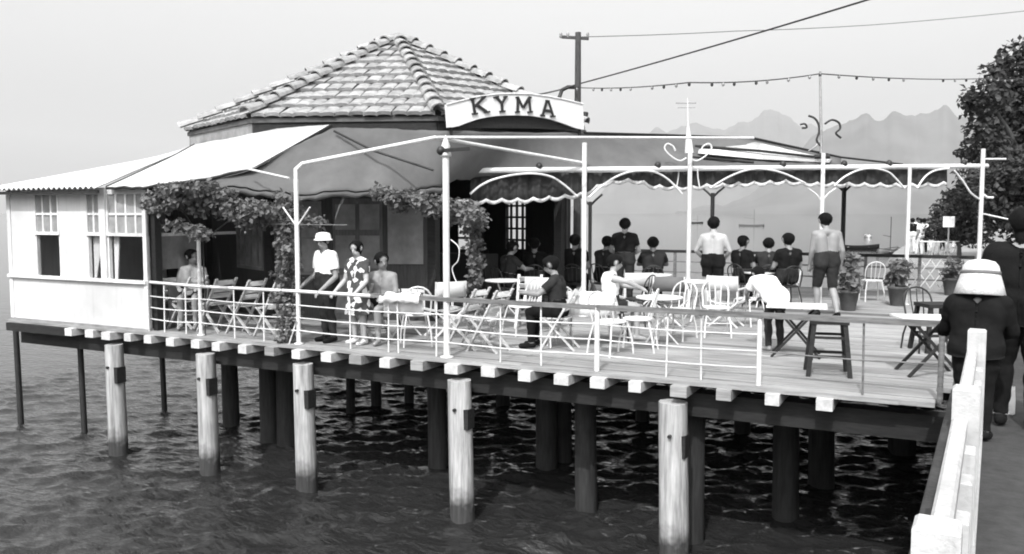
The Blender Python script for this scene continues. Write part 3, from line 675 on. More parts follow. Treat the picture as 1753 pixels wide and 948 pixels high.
# ------------------------------------------------------------------ KYMA sign on the eave
sa, sb = at(766, 218, 14.25), at(999, 222, 16.15); se = V((sb.x - sa.x, sb.y - sa.y, 0)).normalized(); sn = V((se.y, -se.x, 0))
def sp(x_, y_, off=0): return onplane(x_, y_, sa + sn * off, sn)
signw = mat('sign_paint', .74, .6, .06, 8, bump=.05, big=.05)
sg = thing('cafe_sign', 'arched white signboard lettered KYMA above the canopy', 'sign', (sa + sb) / 2)
topc = [(764, 179), (790, 172), (820, 165), (850, 161), (880, 160), (910, 161), (940, 165), (970, 171), (998, 178)]
botc = [(1000, 222), (985, 219), (965, 211), (940, 203), (910, 198), (880, 197), (850, 198), (820, 203), (797, 211), (782, 217), (767, 218)]
bdm = MB(); pts = [sp(*p) for p in topc] 
ptb = [sp(*p) for p in botc]
# strip quads so the concave board triangulates cleanly
xsn = np.linspace(0, 1, 25)
def samp(lst, t):
    lst = sorted(lst); x_ = lst[0][0] + (lst[-1][0] - lst[0][0]) * t; return (x_, float(np.interp(x_, [p[0] for p in lst], [p[1] for p in lst])))
rows = [[sp(*samp(botc, t)) for t in xsn], [sp(*samp(topc, t)) for t in xsn]]
bdm.grid(rows, .05, False).build('board', signw, sg)
MB().tube([sp(*samp(topc, t), .0) for t in xsn], .018, 6).build('edge_bead', white, sg)
back = MB().add([sp(*samp(botc, t), -.06) for t in xsn] + [sp(998, 221, -.06), sp(768, 218, -.06)], [tuple(range(27))]); back.build('arch_shade', darkw, sg)  # dark sheet stands for the shaded roof interior under the arch
strokes = {'K': [((809, 169), (813, 194)), ((829, 166), (813, 182)), ((817, 180), (833, 191)), ((804, 169), (814, 168)), ((808, 195), (818, 194)), ((824, 166), (832, 165)), ((829, 192), (839, 191))],
           'Y': [((850, 166), (860, 178)), ((866, 165), (859, 178)), ((859, 178), (860, 190)), ((845, 167), (854, 165)), ((862, 166), (869, 165)), ((855, 191), (865, 190))],
           'M': [((887, 166), (886, 191)), ((887, 167), (895, 184)), ((906, 167), (896, 184)), ((906, 167), (908, 191)), ((882, 192), (890, 191)), ((903, 192), (912, 191)), ((883, 167), (888, 166)), ((905, 166), (910, 167))],
           'A': [((936, 173), (929, 197)), ((939, 173), (947, 198)), ((932, 189), (944, 190)), ((925, 197), (933, 198)), ((942, 199), (951, 199)), ((934, 172), (941, 173))]}
for ch, st in strokes.items():
    m_ = MB()
    for i, (a_, b_) in enumerate(st): 
        o_ = .012 + .0015 * i; P0, P1 = sp(*a_, o_), sp(*b_, o_); serif = math.hypot(a_[0] - b_[0], a_[1] - b_[1]) < 11
        m_.beam(P0, P1, .016, .03 if serif else (.05 if i % 2 == 0 else .042), up=sn.cross(P1 - P0))
    lt = m_.build('letter', blackm, sg); lt['label'] = 'dark painted capital letter ' + ch
for x_, y_ in ((772, 225), (992, 227)):
    MB().tube([sp(x_, y_ - 20, -.06), sp(x_, y_ + 6, -.06)], .03, 6).build('bracket', darkw, sg)

# ------------------------------------------------------------------ utility pole and wires
UP_ = at(988, 364, 22.0); zt = at(988, 60, 22.0).z
up = thing('utility_pole', 'dark timber utility pole with insulators rising behind the sign', 'utility pole', (UP_.x, UP_.y, 0))
MB().tube([(UP_.x, UP_.y, 0), (UP_.x, UP_.y, zt)], [.11, .075], 10).build('shaft', barkm, up)
MB().beam(at(962, 63, 22), at(1008, 66, 22), .07, .07).build('cross_arm', barkm, up)
for x_ in (960, 972, 1006): MB().lathe([(.02, 0), (.045, .03), (.03, .07), (.045, .1), (.02, .14)], at(x_, 65, 22), 8).build('insulator', greym, up)
MB().tube([at(986, 149, 21.9), at(972, 149, 21.8), at(962, 154, 21.7), at(957, 168, 21.6)], .05, 8).build('cable_conduit', blackm, up)
MB().tube([at(1001, 205, 16.6), at(1003, 192, 16.6)], .05, 6).build('wall_bracket', blackm, sg)
def wire(name, pts, r, label, sag=.1):
    P = []
    for a_, b_ in zip(pts, pts[1:]):
        for t in np.linspace(0, 1, 13)[:-1]: P.append(a_.lerp(b_, t) - V((0, 0, sag * 4 * t * (1 - t))))
    P.append(pts[-1]); t_ = thing(name, label, 'cable', pts[0]); MB().tube(P, r, 6).build('strand', blackm, t_); return t_, P
wire('power_cable', [at(905, 164, 16.2), at(985, 145, 21.9), at(1490, -2, 14.0), at(1760, -85, 11.5)], .017, 'thick dark cable rising from the pole over the terrace', .03)
wire('telephone_wire', [at(990, 63, 22), at(1260, 53, 24), at(1500, 42, 26), at(1760, 18, 28)], .009, 'thin wire running level from the top of the utility pole', .02)
t_, P = wire('string_light_cable', [at(975, 149, 21.9), at(1180, 141, bd(1180)), at(1404, 126, bd(1407)), at(1690, 134, 24), at(1760, 132, 26)], .012, 'cable strung with small bulbs from the pole to the mast', .06)
for i in range(1, len(P) - 2):
    for u in (0.,):
        if random.random() < .35: continue
        p = P[i].lerp(P[i + 1], u); MB().ball(p - V((0, 0, .035)), .03, 6, (1, 1, 1.3)).build('bulb', greym if (i % 2) else blackm, t_)

# ================================================================== BALUSTRADE beside the camera
bal = thing('balustrade', 'whitewashed concrete balustrade of square posts along the promenade edge', 'balustrade', prom(4, -.17))
tops = []
for (xa, xb, yy) in ((1570, 1645, 882), (1632, 1680, 658), (1657, 1690, 562)):
    c = on(2, (xa + xb) / 2, yy, 1.0); tops.append(c)
Mx = Matrix((PN, PD, V((0, 0, 1)))).transposed()
def bevbox(c, hx, hy, hz, bv=.012):
    m_ = MB(); prof = [(hx - bv, hy - bv, -hz), (hx, hy, -hz + bv), (hx, hy, hz - bv), (hx - bv, hy - bv, hz)]
    vs = []
    for (a_, b_, z_) in prof:
        k = bv * .7
        for sx, sy in ((-1, -1), (1, -1), (1, 1), (-1, 1)):
            vs.append(V(c) + Mx @ V((sx * a_, sy * b_, z_)))
    fs = [(i * 4 + j, i * 4 + (j + 1) % 4, i * 4 + 4 + (j + 1) % 4, i * 4 + 4 + j) for i in range(3) for j in range(4)] + [(3, 2, 1, 0), (12, 13, 14, 15)]
    return m_.add(vs, fs)
ts = [V((c.x, c.y, 0)).dot(PD) for c in tops]; ls = [V((c.x, c.y, 0)).dot(PN) for c in tops]
gap = (ts[2] - ts[0]) / 2; lat = sum(ls) / 3
for i, t in enumerate([ts[0] - gap, ts[0], ts[1], ts[2]]):
    l_ = ls[max(0, i - 1)]
    bevbox(prom(t - .065, l_, .5), .064, .065, .5).build('post', balm, bal)
    if i < 3:
        t2 = ([ts[0] - gap, ts[0], ts[1], ts[2]])[i + 1]; mid = (t + t2 - .13) / 2; hl = (t2 - t - .13) / 2
        bevbox(prom(mid, lat - .022, .80), .036, hl, .045).build('top_rail', balm, bal)
        bevbox(prom(mid, lat + .012, .45), .04, hl, .045).build('middle_rail', balm, bal)
        bevbox(prom(mid, lat + .012, .12), .06, hl, .07).build('plinth', balm, bal)
        for j in range(4):
            tt = t + (t2 - t - .13) * (j + .5) / 4; bevbox(prom(tt, lat + .03, .475), .03, .075, .28, .008).build('baluster', balm, bal)
bevbox(prom(ts[0] + 1.6, -.31, .02), .04, 5.5, .05).build('kerb', seaw, bal)
bp_ = at(1726, 364, 8.0); bag = thing('shopping_bag', 'white canvas bag standing on the promenade at the feet of the dark figures', 'bag', (bp_.x, bp_.y, 0))
rows = []
for z_, w_, d_ in ((0, .10, .07), (.02, .125, .085), (.14, .125, .08), (.24, .12, .05), (.27, .118, .035)):
    rows.append([bp_ * 1 + V((w_ * math.copysign(abs(math.cos(a_)) ** .5, math.cos(a_)), d_ * math.copysign(abs(math.sin(a_)) ** .5, math.sin(a_)) + .006 * math.sin(5 * a_ + z_ * 30), z_ - bp_.z)) for a_ in np.linspace(0, 2 * math.pi, 25)])
MB().grid(rows, .004).add([p for p in rows[0][:-1]], [tuple(range(24))]).build('body', shw, bag)
for s_ in (-1, 1): MB().tube(crv([(bp_.x - .06, bp_.y + s_ * .035, .26), (bp_.x - .045, bp_.y + s_ * .03, .36), (bp_.x + .045, bp_.y + s_ * .03, .36), (bp_.x + .06, bp_.y + s_ * .035, .26)]), .008, 6).build('handle', shm, bag)
# ================================================================== PEOPLE
def capsule(m_, p0, p1, r0, r1, n=14):
    p0, p1 = V(p0), V(p1); d = p1 - p0; L_ = d.length
    if L_ < 1e-5: d = V((0, 0, 1))
    M_ = d.normalized().to_track_quat('Z', 'Y').to_matrix(); prof = []
    for i in range(5): a_ = math.pi / 2 * (1 - i / 4.); prof.append((max(r0 * math.cos(a_), 1e-4), -r0 * math.sin(a_)))
    for i in range(5): a_ = math.pi / 2 * i / 4.; prof.append((max(r1 * math.cos(a_), 1e-4), L_ + r1 * math.sin(a_)))
    m_.lathe(prof, p0, n, M_)
def sides(d, **kw):
    for k, v in kw.items(): d[k + 'L'] = (-v[0], v[1], v[2]); d[k + 'R'] = v
    return d
def stand_pose(): 
    d = dict(neck=(0, -.01, 1.45), head=(0, .02, 1.615), hf=(0, 1, 0))
    return sides(d, hip=(.09, 0, .92), kn=(.105, .02, .50), an=(.11, -.03, .085), to=(.13, .13, .035), sh=(.18, -.01, 1.385), el=(.235, -.04, 1.11), ha=(.25, .05, .87))
def sit_pose():
    d = dict(neck=(0, -.04, 1.06), head=(0, -.01, 1.225), hf=(0, 1, 0))
    return sides(d, hip=(.095, 0, .555), kn=(.12, .41, .53), an=(.12, .38, .085), to=(.13, .53, .035), sh=(.18, -.04, 1.0), el=(.25, .02, .75), ha=(.16, .28, .70))
def mesh_from(vs, fs, mt, name):
    me_ = bpy.data.meshes.new(name); me_.from_pydata(vs, [], fs); me_.materials.append(mt)
    me_.polygons.foreach_set('use_smooth', np.ones(len(fs), bool)); me_.update(); return me_
def person(label, J, H=1.75, cloth=(), sk=skin, hair=(-.06, .85), voxel=.014, fat=1., hairm_=None, dress=None, smooth_cloth=0):
    k = H / 1.75; J = {a_: V(b_) * (1 if a_ == 'hf' else k) for a_, b_ in J.items()}; caps = []
    def c(p0, p1, r0, r1, tg): caps.append((V(p0), V(p1), r0 * k, r1 * k, tg))
    hipM = (J['hipL'] + J['hipR']) / 2; shM = (J['shL'] + J['shR']) / 2; hf = J['hf'].normalized(); hu = (J['head'] - J['neck']).normalized(); hr = hf.cross(hu).normalized(); hf = hu.cross(hr).normalized()
    tu = (shM - hipM).normalized(); tl = (J['shR'] - J['shL']).normalized(); tf = tu.cross(tl).normalized()
    c(J['neck'] - hu * .04, J['head'] - hu * .05, .058, .052, 'neck')
    hd = J['head']
    c(hd - hu * .055 * k + hf * .022 * k, hd + hu * .03 * k, .070, .096, 'head'); c(hd + hu * .03 * k - hf * .025 * k, hd + hu * .035 * k + hf * .02 * k, .092, .088, 'head')
    c(hd - hu * .085 * k + hf * .045 * k, hd - hu * .07 * k + hf * .035 * k, .036, .045, 'head')            # jaw, chin
    c(hd + hf * .10 * k + hu * .005 * k, hd + hf * .117 * k - hu * .03 * k, .012, .017, 'head')             # nose
    c(hd + hf * .092 * k - hu * .062 * k + hr * .018 * k, hd + hf * .092 * k - hu * .062 * k - hr * .018 * k, .013, .013, 'head')  # mouth
    for s_ in (-1, 1): c(hd + hr * s_ * .098 * k - hu * .02 * k, hd + hr * s_ * .104 * k + hu * .02 * k, .016, .02, 'ear')
    for s_, q_ in ((-1, 'L'), (1, 'R')):
        sh, el, ha, hp, kn, an, to = [J[a_ + q_] for a_ in ('sh', 'el', 'ha', 'hip', 'kn', 'an', 'to')]
        c(sh.lerp(shM, .45) - tu * .06 * k, hipM.lerp(hp, .75) + tu * .12 * k, .105 * fat, .105 * fat, 'torso')
        c(J['neck'] - hu * .03 * k, sh, .06, .062, 'torso')
        c(shM.lerp(sh, .5) + tf * .03 * k - tu * .08 * k, shM.lerp(sh, .45) + tf * .035 * k - tu * .16 * k, .08 * fat, .085 * fat, 'torso')
        c(hipM.lerp(hp, .75) + tu * .13 * k, hp, .115 * fat, .118 * fat, 'hips')
        m_ = sh.lerp(el, .55); c(sh, m_, .058 * fat, .05 * fat, 'sleeve'); c(m_, el, .048, .041, 'arm'); c(el, el.lerp(ha, .35), .041, .042, 'arm'); c(el.lerp(ha, .35), ha, .042, .027, 'arm')
        m_ = hp.lerp(kn, .5); c(hp, m_, .095 * fat, .08 * fat, 'thigh'); c(m_, kn, .078 * fat, .056, 'lowthigh')
        m_ = kn.lerp(an, .35) - (to - an).normalized() * .015 * k; c(kn, m_, .055, .058, 'calf'); c(m_, an, .056, .038, 'calf')
        c(an - V((0, 0, .035 * k)) - (to - an).normalized() * .03 * k, to, .042, .033, 'foot'); c(an, an - V((0, 0, .03 * k)), .04, .042, 'foot')
        d = (ha - el).normalized(); side = d.cross(V((0, 0, 1))); side = side.normalized() if side.length > .1 else V((1, 0, 0)); side = (side * .6 + tl * .4 * (1 if side.dot(tl) > 0 else -1)).normalized(); dn = d.cross(side).normalized()
        if dn.z > 0: dn = -dn
        c(ha, ha + d * .065 * k + dn * .006, .03, .03, 'hand')
        for j, ln in enumerate((.062, .074, .068, .05)):
            b_ = ha + d * .075 * k + side * (j - 1.5) * .021 * k; m2 = b_ + d * ln * .55 * k + dn * .008 * k; c(b_ - d * .02 * k, m2, .0105, .0098, 'hand'); c(m2, m2 + (d * .6 + dn * .7).normalized() * ln * .5 * k, .0098, .0085, 'hand')
        th = ha + d * .02 * k - side * s_ * .026 * k; c(th, th + (d * .7 - side * s_ * .7) * .045 * k, .014, .011, 'hand'); c(th + (d * .7 - side * s_ * .7) * .045 * k, th + (d * 1. - side * s_ * .75 + dn * .3) * .07 * k, .011, .009, 'hand')
    raw = MB()
    for (p0, p1, r0, r1, tg) in caps: capsule(raw, p0, p1, r0, r1)
    tmp = bpy.data.objects.new('tmp', raw.mesh('tmp', sk)); COL.objects.link(tmp)
    rm = tmp.modifiers.new('r', 'REMESH'); rm.mode = 'VOXEL'; rm.voxel_size = voxel; rm.use_smooth_shade = True
    sm = tmp.modifiers.new('s', 'SMOOTH'); sm.factor = .5; sm.iterations = 3
    dg = bpy.context.evaluated_depsgraph_get(); me_ = bpy.data.meshes.new_from_object(tmp.evaluated_get(dg)); raw_me = tmp.data; bpy.data.objects.remove(tmp); bpy.data.meshes.remove(raw_me)
    me_.name = 'body'; me_.materials.clear(); me_.materials.append(sk); me_.polygons.foreach_set('use_smooth', np.ones(len(me_.polygons), bool))
    nv = len(me_.vertices); co = np.zeros(nv * 3); me_.vertices.foreach_get('co', co); co = co.reshape(-1, 3); no = np.zeros(nv * 3); me_.vertices.foreach_get('normal', no); no = no.reshape(-1, 3)
    best = np.full(nv, 9.); tg = np.zeros(nv, int); names = sorted({c_[4] for c_ in caps})
    for (p0, p1, r0, r1, t_) in caps:
        a_, b_ = np.array(p0), np.array(p1); d = b_ - a_; dd = max(d @ d, 1e-9); t = np.clip((co - a_) @ d / dd, 0, 1)
        ds = np.linalg.norm(co - a_ - t[:, None] * d, axis=1) - (r0 + (r1 - r0) * t); u = ds < best; best[u] = ds[u]; tg[u] = names.index(t_)
    fv = [tuple(p.vertices) for p in me_.polygons]
    root = thing('person', label, 'person', local=True)
    bo = bpy.data.objects.new('body', me_); COL.objects.link(bo); bo.parent = root
    def shell(sel, off, mt, name, wob=0., smooth=0, fade=None):
        fs = [f for f in fv if sum(sel[i] for i in f) * 2 > len(f)]; ids = sorted({i for f in fs for i in f}); mp_ = {j: i for i, j in enumerate(ids)}
        if not fs: return
        P_ = co[ids].copy(); F4 = np.array([[mp_[f[i % len(f)]] for i in range(4)] for f in fs]); A_ = np.concatenate([F4[:, [i, (i + 1) % 4]] for i in range(4)]); cnt = np.bincount(A_.ravel(), minlength=len(ids)).clip(1)[:, None]
        for _ in range(smooth):
            acc = np.zeros_like(P_); np.add.at(acc, A_[:, 0], P_[A_[:, 1]]); np.add.at(acc, A_[:, 1], P_[A_[:, 0]]); P_ = P_ * .4 + acc / cnt * .6
        q0 = co[ids]; ow = off + wob * (np.sin(q0[:, 2] * 31 + q0[:, 0] * 9 + 2 * np.sin(q0[:, 1] * 13)) + .6 * np.sin(q0[:, 2] * 57 - q0[:, 1] * 31 + q0[:, 0] * 21)) * .7
        if smooth: ow = ow + np.linalg.norm(P_ - q0, axis=1) * .9
        if fade is not None: ow = ow * fade[ids]
        p = P_ + no[ids] * ow[:, None]
        o_ = bpy.data.objects.new(name, mesh_from([tuple(q_) for q_ in p], [tuple(mp_[i] for i in f) for f in fs], mt, name)); COL.objects.link(o_); o_.parent = root
    for (name, tags_, mt, off) in cloth: shell(np.isin(tg, [names.index(t_) for t_ in tags_]), off, mt, name, .004, smooth_cloth if name in ('coat', 'jacket', 'shirt') else 0)
    if hair:
        r_ = co - np.array(hd); h_ = (r_ @ np.array(hu)) / k; f_ = (r_ @ np.array(hf)) / k
        shell(np.isin(tg, [names.index('head'), names.index('neck')]) & (h_ > hair[0] + hair[1] * f_) & (f_ < .085), .018, hairm_ or hairm, 'hair', .003, 0, np.clip((h_ - hair[0] - hair[1] * f_) / .045, .12, 1))
    e_ = MB()
    for s_ in (-1, 1): e_.ball(hd + hf * .088 * k + hr * s_ * .034 * k + hu * .012 * k, .013 * k, 6, (1, 1, .7))
    eo = e_.build('eyes', hairm, root, (0, 0, 0))
    if dress:
        m_ = MB(); zt_, zb_, r0, r1 = [a_ * k for a_ in dress]; cc = (J['kneeM'] if 'kneeM' in J else hipM)
        rows_ = []
        for i in range(7):
            t = i / 6.; rr = r0 + (r1 - r0) * t; rows_.append([V((hipM.x + rr * (1 + .06 * t * math.sin(7 * a_)) * math.cos(a_), hipM.y + .85 * rr * (1 + .06 * t * math.sin(7 * a_)) * math.sin(a_), zt_ + (zb_ - zt_) * t)) for a_ in np.linspace(0, 2 * math.pi, 29)])
        m_.grid(rows_).build('skirt', dressm, root, (0, 0, 0))
    root['_hd'] = tuple(hd); root['_k'] = k
    return root
def put(root, loc, rz): root.location = (loc[0], loc[1], loc[2] if len(loc) > 2 else 0); root.rotation_euler = (0, 0, math.radians(rz)); return root
def deck_at(px, d): p = at(px, 364, d); return (p.x, p.y, 0)
SHIRT = ('torso', 'sleeve'); TR = ('hips', 'thigh', 'lowthigh', 'calf'); TRUNK = ('hips', 'thigh')
# man in white shirt and hat leaning on the near rail
J = stand_pose(); J['haL'] = (-.30, .30, .855); J['elL'] = (-.30, .02, 1.06); J['haR'] = (.30, .33, .855); J['elR'] = (.29, .03, 1.07); J['neck'] = (0, .03, 1.44); J['head'] = (0, .06, 1.60); J['hf'] = (-.35, 1, 0); J['shL'] = (-.19, .02, 1.375); J['shR'] = (.19, .02, 1.375)
p1 = person('man in white short sleeved shirt and sun hat leaning on the railing', J, 1.62, [('shirt', SHIRT + ('neck',)[:0], shw, .016), ('trousers', TR, shg, .014), ('shoes', ('foot',), shd, .008)], skin, voxel=.011, fat=1.25, smooth_cloth=6)
m_ = MB(); hd = V(p1['_hd']); k = p1['_k']; m_.lathe([(.138, .0), (.134, .014), (.114, .026), (.112, .065), (.094, .10), (.05, .115), (.01, .118)], hd + V((0, 0, .02)), 20); m_.build('hat', shw, p1, (0, 0, 0))
p = on(1, 562, 600, YN + .44); put(p1, (p.x, p.y), 160)
# woman in patterned dress beside him
J = stand_pose(); J['haL'] = (-.24, .30, .90); J['elL'] = (-.25, .05, 1.08); J['haR'] = (.24, .30, .90); J['elR'] = (.25, .05, 1.08); J['hf'] = (-.2, 1, 0)
p2 = person('woman in a boldly patterned dress standing at the railing', J, 1.50, [('bodice', SHIRT + ('hips',), dressm, .012), ('shoes', ('foot',), shw, .006)], skinp, hair=(-.10, .95), voxel=.011, dress=(1.02, .52, .15, .25))
p = on(1, 614, 600, YN + .46); put(p2, (p.x, p.y), 172)
# protos for seated and standing figures on the far side
J = sit_pose(); sitA = person('', J, 1.76, [('shirt', SHIRT, shd, .014), ('trousers', TR, shg, .012), ('shoes', ('foot',), shd, .006)], skin, voxel=.015)  # shirt blackened to paint the shade under the awning
J = sit_pose(); J['neck'] = (0, .06, 1.04); J['head'] = (0, .12, 1.20); J['shL'] = (-.18, .05, .98); J['shR'] = (.18, .05, .98); J['elL'] = (-.27, .24, .80); J['haL'] = (-.12, .46, .80); J['elR'] = (.27, .24, .80); J['haR'] = (.12, .46, .80)
sitB = person('', J, 1.74, [('shirt', SHIRT, shg, .014), ('trousers', TR, shd, .012), ('shoes', ('foot',), shd, .006)], skin, hair=(-.06, .8), voxel=.015)  # shirt colour darkened for the awning shade here too
J = sit_pose(); J['hf'] = (-.7, .7, 0); sitC = person('', J, 1.7, [('shorts', TRUNK, shd, .012)], skin, voxel=.015)
uA, uB, uC = [False], [False], [False]
seats = []
def seat_person(proto, u, px, d, rz, lb, sc=1., group=None):
    loc = deck_at(px, d); o_ = place(proto, u, loc, math.radians(rz), lb, group, sc); seats.append((loc, rz)); return o_
seat_person(sitA, uA, 985, 17.6, 10, 'dark seated figure just outside the corner of the hall', 1.07)
seat_person(sitB, uB, 1034, 17.7, -15, 'dark seated figure between the corner post and the standing man', 1.07)
seat_person(sitB, uB, 1119, 17.2, 20, 'seated figure dressed dark as a silhouette beside the standing man in a dark shirt', 1.07)
seat_person(sitA, uA, 1274, 17.6, -25, 'seated figure dressed dark as a silhouette beside the bather in trunks', 1.05)
seat_person(sitB, uB, 1318, 17.4, 15, 'smaller seated figure of the pair by the far railing', 1.05)
seat_person(sitA, uA, 1350, 17.0, 35, 'broad seated figure of the pair by the far railing', 1.1)
seat_person(sitA, uA, 915, 17.4, 25, 'dark seated figure inside the open hall before the lattice window', 1.02)
seat_person(sitB, uB, 868, 16.6, -30, 'dark seated figure in the open hall beside the ivy column', 1.02)
seat_person(sitB, uB, 957, 18.2, 200, 'dark seated figure inside the open hall facing outwards', 1.0)
seat_person(sitC, uC, 652, 12.6, 190, 'dark haired figure seated in the shade behind the woman', 1.0)
seat_person(sitC, uC, 326, 14.25, 215, 'shadowed figure seated behind the railing next to the white wing', .98)
seat_person(sitB, uB, 958, 11.9, 100, 'figure in dark trousers seated at the clothed table by the railing', .98)
# standing men
J = stand_pose(); J['elL'] = (-.27, .06, 1.12); J['haL'] = (-.12, .2, 1.02); J['elR'] = (.27, .06, 1.12); J['haR'] = (.12, .2, 1.02)
q = person('standing man in a dark shirt seen against the bright sea', J, 1.80, [('shirt', SHIRT, shd, .014), ('trousers', TR, shg, .012), ('shoes', ('foot',), shd, .006)], skin, voxel=.015); put(q, deck_at(1070, 17.0), 15)
J = stand_pose(); J['elL'] = (-.30, .0, 1.14); J['haL'] = (-.20, .16, 1.0); J['elR'] = (.29, .0, 1.14); J['haR'] = (.2, .16, 1.0)
q = person('bare backed bather in dark trunks standing behind a white chair', J, 1.83, [('trunks', TRUNK, shd, .012)], skinp, voxel=.015, fat=1.05); put(q, deck_at(1222, 16.0), 8)
J = stand_pose(); J['knL'] = (-.1, .14, .52); J['anL'] = (-.1, .10, .11); J['toL'] = (-.11, .24, .04); J['knR'] = (.1, .0, .5); J['anR'] = (.1, -.22, .11); J['toR'] = (.11, -.07, .035); J['neck'] = (0, .05, 1.44); J['head'] = (0, .11, 1.59); J['shL'] = (-.19, .04, 1.375); J['shR'] = (.19, .04, 1.375); J['elL'] = (-.23, .06, 1.1); J['haL'] = (-.22, .16, .86)
q = person('bare backed man in dark shorts walking between the tables', J, 1.93, [('shorts', TRUNK + ('lowthigh',), shg, .016), ('shoes', ('foot',), shd, .006)], skin, voxel=.013); put(q, deck_at(1418, 15.3), 30)
# girl in white reaching across the table
J = sit_pose(); J['elR'] = (.30, .18, .95); J['haR'] = (.24, .42, .84); J['elL'] = (-.24, .2, .85); J['haL'] = (-.1, .42, .82); J['neck'] = (0, .02, 1.06); J['head'] = (0, .05, 1.22)
q = person('girl in a white sleeveless top seated and reaching over the table', J, 1.66, [('top', ('torso',), shw, .012), ('shorts', TRUNK, shg, .012)], skinp, hair=(-.04, .6), voxel=.012); put(q, deck_at(1048, 12.7), -58); seats.append((tuple(q.location), -58))
# child in white shirt bending over a table
J = stand_pose(); J['shL'] = (-.17, .40, 1.16); J['shR'] = (.17, .40, 1.16); J['neck'] = (0, .46, 1.20); J['head'] = (0, .60, 1.27); J['hf'] = (0, .8, -.6); J['elL'] = (-.24, .55, .95); J['haL'] = (-.15, .72, .86); J['elR'] = (.24, .55, .95); J['haR'] = (.15, .72, .86); J['hipL'] = (-.09, -.05, .93); J['hipR'] = (.09, -.05, .93)
q = person('child in a loose white shirt bending forward by the railing post', J, 1.42, [('shirt', SHIRT + ('hips',), shw, .03), ('trousers', ('thigh', 'lowthigh', 'calf'), shg, .01)], skin, voxel=.012); p = on(2, 1324, 601, 0); put(q, (p.x, p.y), 38)
# figure in a straw hat leaning on the end of the balustrade
J = stand_pose(); J['neck'] = (0, .08, 1.43); J['head'] = (0, .14, 1.58); J['shL'] = (-.21, .06, 1.35); J['shR'] = (.21, .06, 1.35); J['elL'] = (-.30, .16, 1.08); J['haL'] = (-.36, .40, 1.02); J['elR'] = (.30, .14, 1.08); J['haR'] = (.18, .36, 1.02); J['hf'] = (-.3, 1, -.2)
q = person('person in a pale straw bucket hat and dark jacket at the end of the balustrade', J, 1.48, [('jacket', SHIRT + ('hips', 'arm'), shd, .022), ('trousers', TR, shd, .012), ('shoes', ('foot',), shd, .008)], skinp, voxel=.012, fat=1.22, smooth_cloth=45)
hd = V(q['_hd']); M_ = Matrix.Rotation(-.12, 3, 'X')
hat = MB().lathe([(.190, -.15), (.199, -.145), (.176, -.06), (.150, .03), (.146, .05), (.134, .10), (.105, .135), (.05, .15), (.005, .152)], hd + V((0, 0, .02)), 28, M_).build('hat', straw, q, (0, 0, 0)); MB().lathe([(.1515, .028), (.156, .03), (.151, .055), (.145, .056)], hd + V((0, 0, .02)), 28, M_).build('hat_band', shm, hat, (0, 0, 0))
p = deck_at(1680, 7.1); put(q, p, -8)
# tall dark figure standing on the promenade
J = stand_pose(); J['hf'] = (.3, 1, 0); J['elL'] = (-.29, .02, 1.12); J['haL'] = (-.18, .2, 1.05)
q = person('tall figure in black clothes standing on the promenade behind the balustrade', J, 1.95, [('coat', SHIRT + ('hips', 'arm'), shd, .03), ('trousers', TR, shd, .016), ('shoes', ('foot',), shd, .008)], skin, hair=(-.12, .95), voxel=.014, fat=1.25, smooth_cloth=45); put(q, deck_at(1756, 7.5), -12)
# ================================================================== FURNITURE
def proto_tubular(fm=pipew, sm_=pipew, name='metal_chair'):
    t = thing(name, '', 'chair', local=True)
    m_ = MB(); m_.lathe([(.2, .43), (.215, .44), (.215, .452), (.2, .46)], (0, 0, 0), 18); m_.build('seat', sm_, t)
    for sx in (-1, 1):
        MB().tube([(sx * .15, .16, .44), (sx * .19, .22, .2), (sx * .2, .24, 0)], .013, 6).build('leg', fm, t)
        MB().tube([(sx * .15, -.16, .44), (sx * .19, -.22, .2), (sx * .2, -.25, 0)], .013, 6).build('leg', fm, t)
    pts = [(-.19, -.15, .44), (-.2, -.2, .62)] + [(-.2 * math.cos(a_), -.22 - .05 * math.sin(a_), .68 + .18 * math.sin(a_)) for a_ in np.linspace(0, math.pi, 9)] + [(.2, -.2, .62), (.19, -.15, .44)]
    bk = MB().tube(pts, .013, 6).build('backrest', fm, t)
    for x_ in (-.09, 0, .09): MB().tube([(x_ * .8, -.17, .45), (x_, -.24, .7), (x_, -.265, .84)], .008, 6).build('back_bar', fm, bk)
    MB().tube([(-.185, .2, .22), (.185, .2, .22)], .009, 6).build('stretcher', fm, t); return t
def proto_director(cm=canvw, fm=pipew):
    t = thing('director_chair', '', 'chair', local=True)
    for sy in (-1, 1):
        for sx in (-1, 1): MB().beam((sx * .25, sy * .17, .0), (-sx * .25, sy * (.17 - .03 * sx), .43), .03, .022).build('leg', fm, t)
    for sx in (-1, 1):
        MB().beam((sx * .25, -.2, .43), (sx * .25, -.24, .86), .035, .025, (1, 0, 0)).build('back_post', fm, t)
        MB().beam((sx * .25, -.24, .64), (sx * .25, .22, .64), .045, .02).build('armrest', fm, t)
        MB().beam((sx * .25, .18, .43), (sx * .25, .18, .63), .03, .025, (1, 0, 0)).build('arm_post', fm, t)
        MB().beam((sx * .25, -.2, .425), (sx * .25, .2, .425), .03, .03).build('seat_rail', fm, t)
    MB().grid([[(x_, y_, .44 - .05 * (1 - (x_ / .25) ** 2)) for x_ in np.linspace(-.25, .25, 9)] for y_ in (-.19, 0, .19)], .006).build('seat', cm, t)
    MB().grid([[(x_, -.245 - .035 * (1 - (x_ / .26) ** 2) , z_) for x_ in np.linspace(-.26, .26, 9)] for z_ in (.62, .74, .86)], .006).build('backrest', cm, t); return t
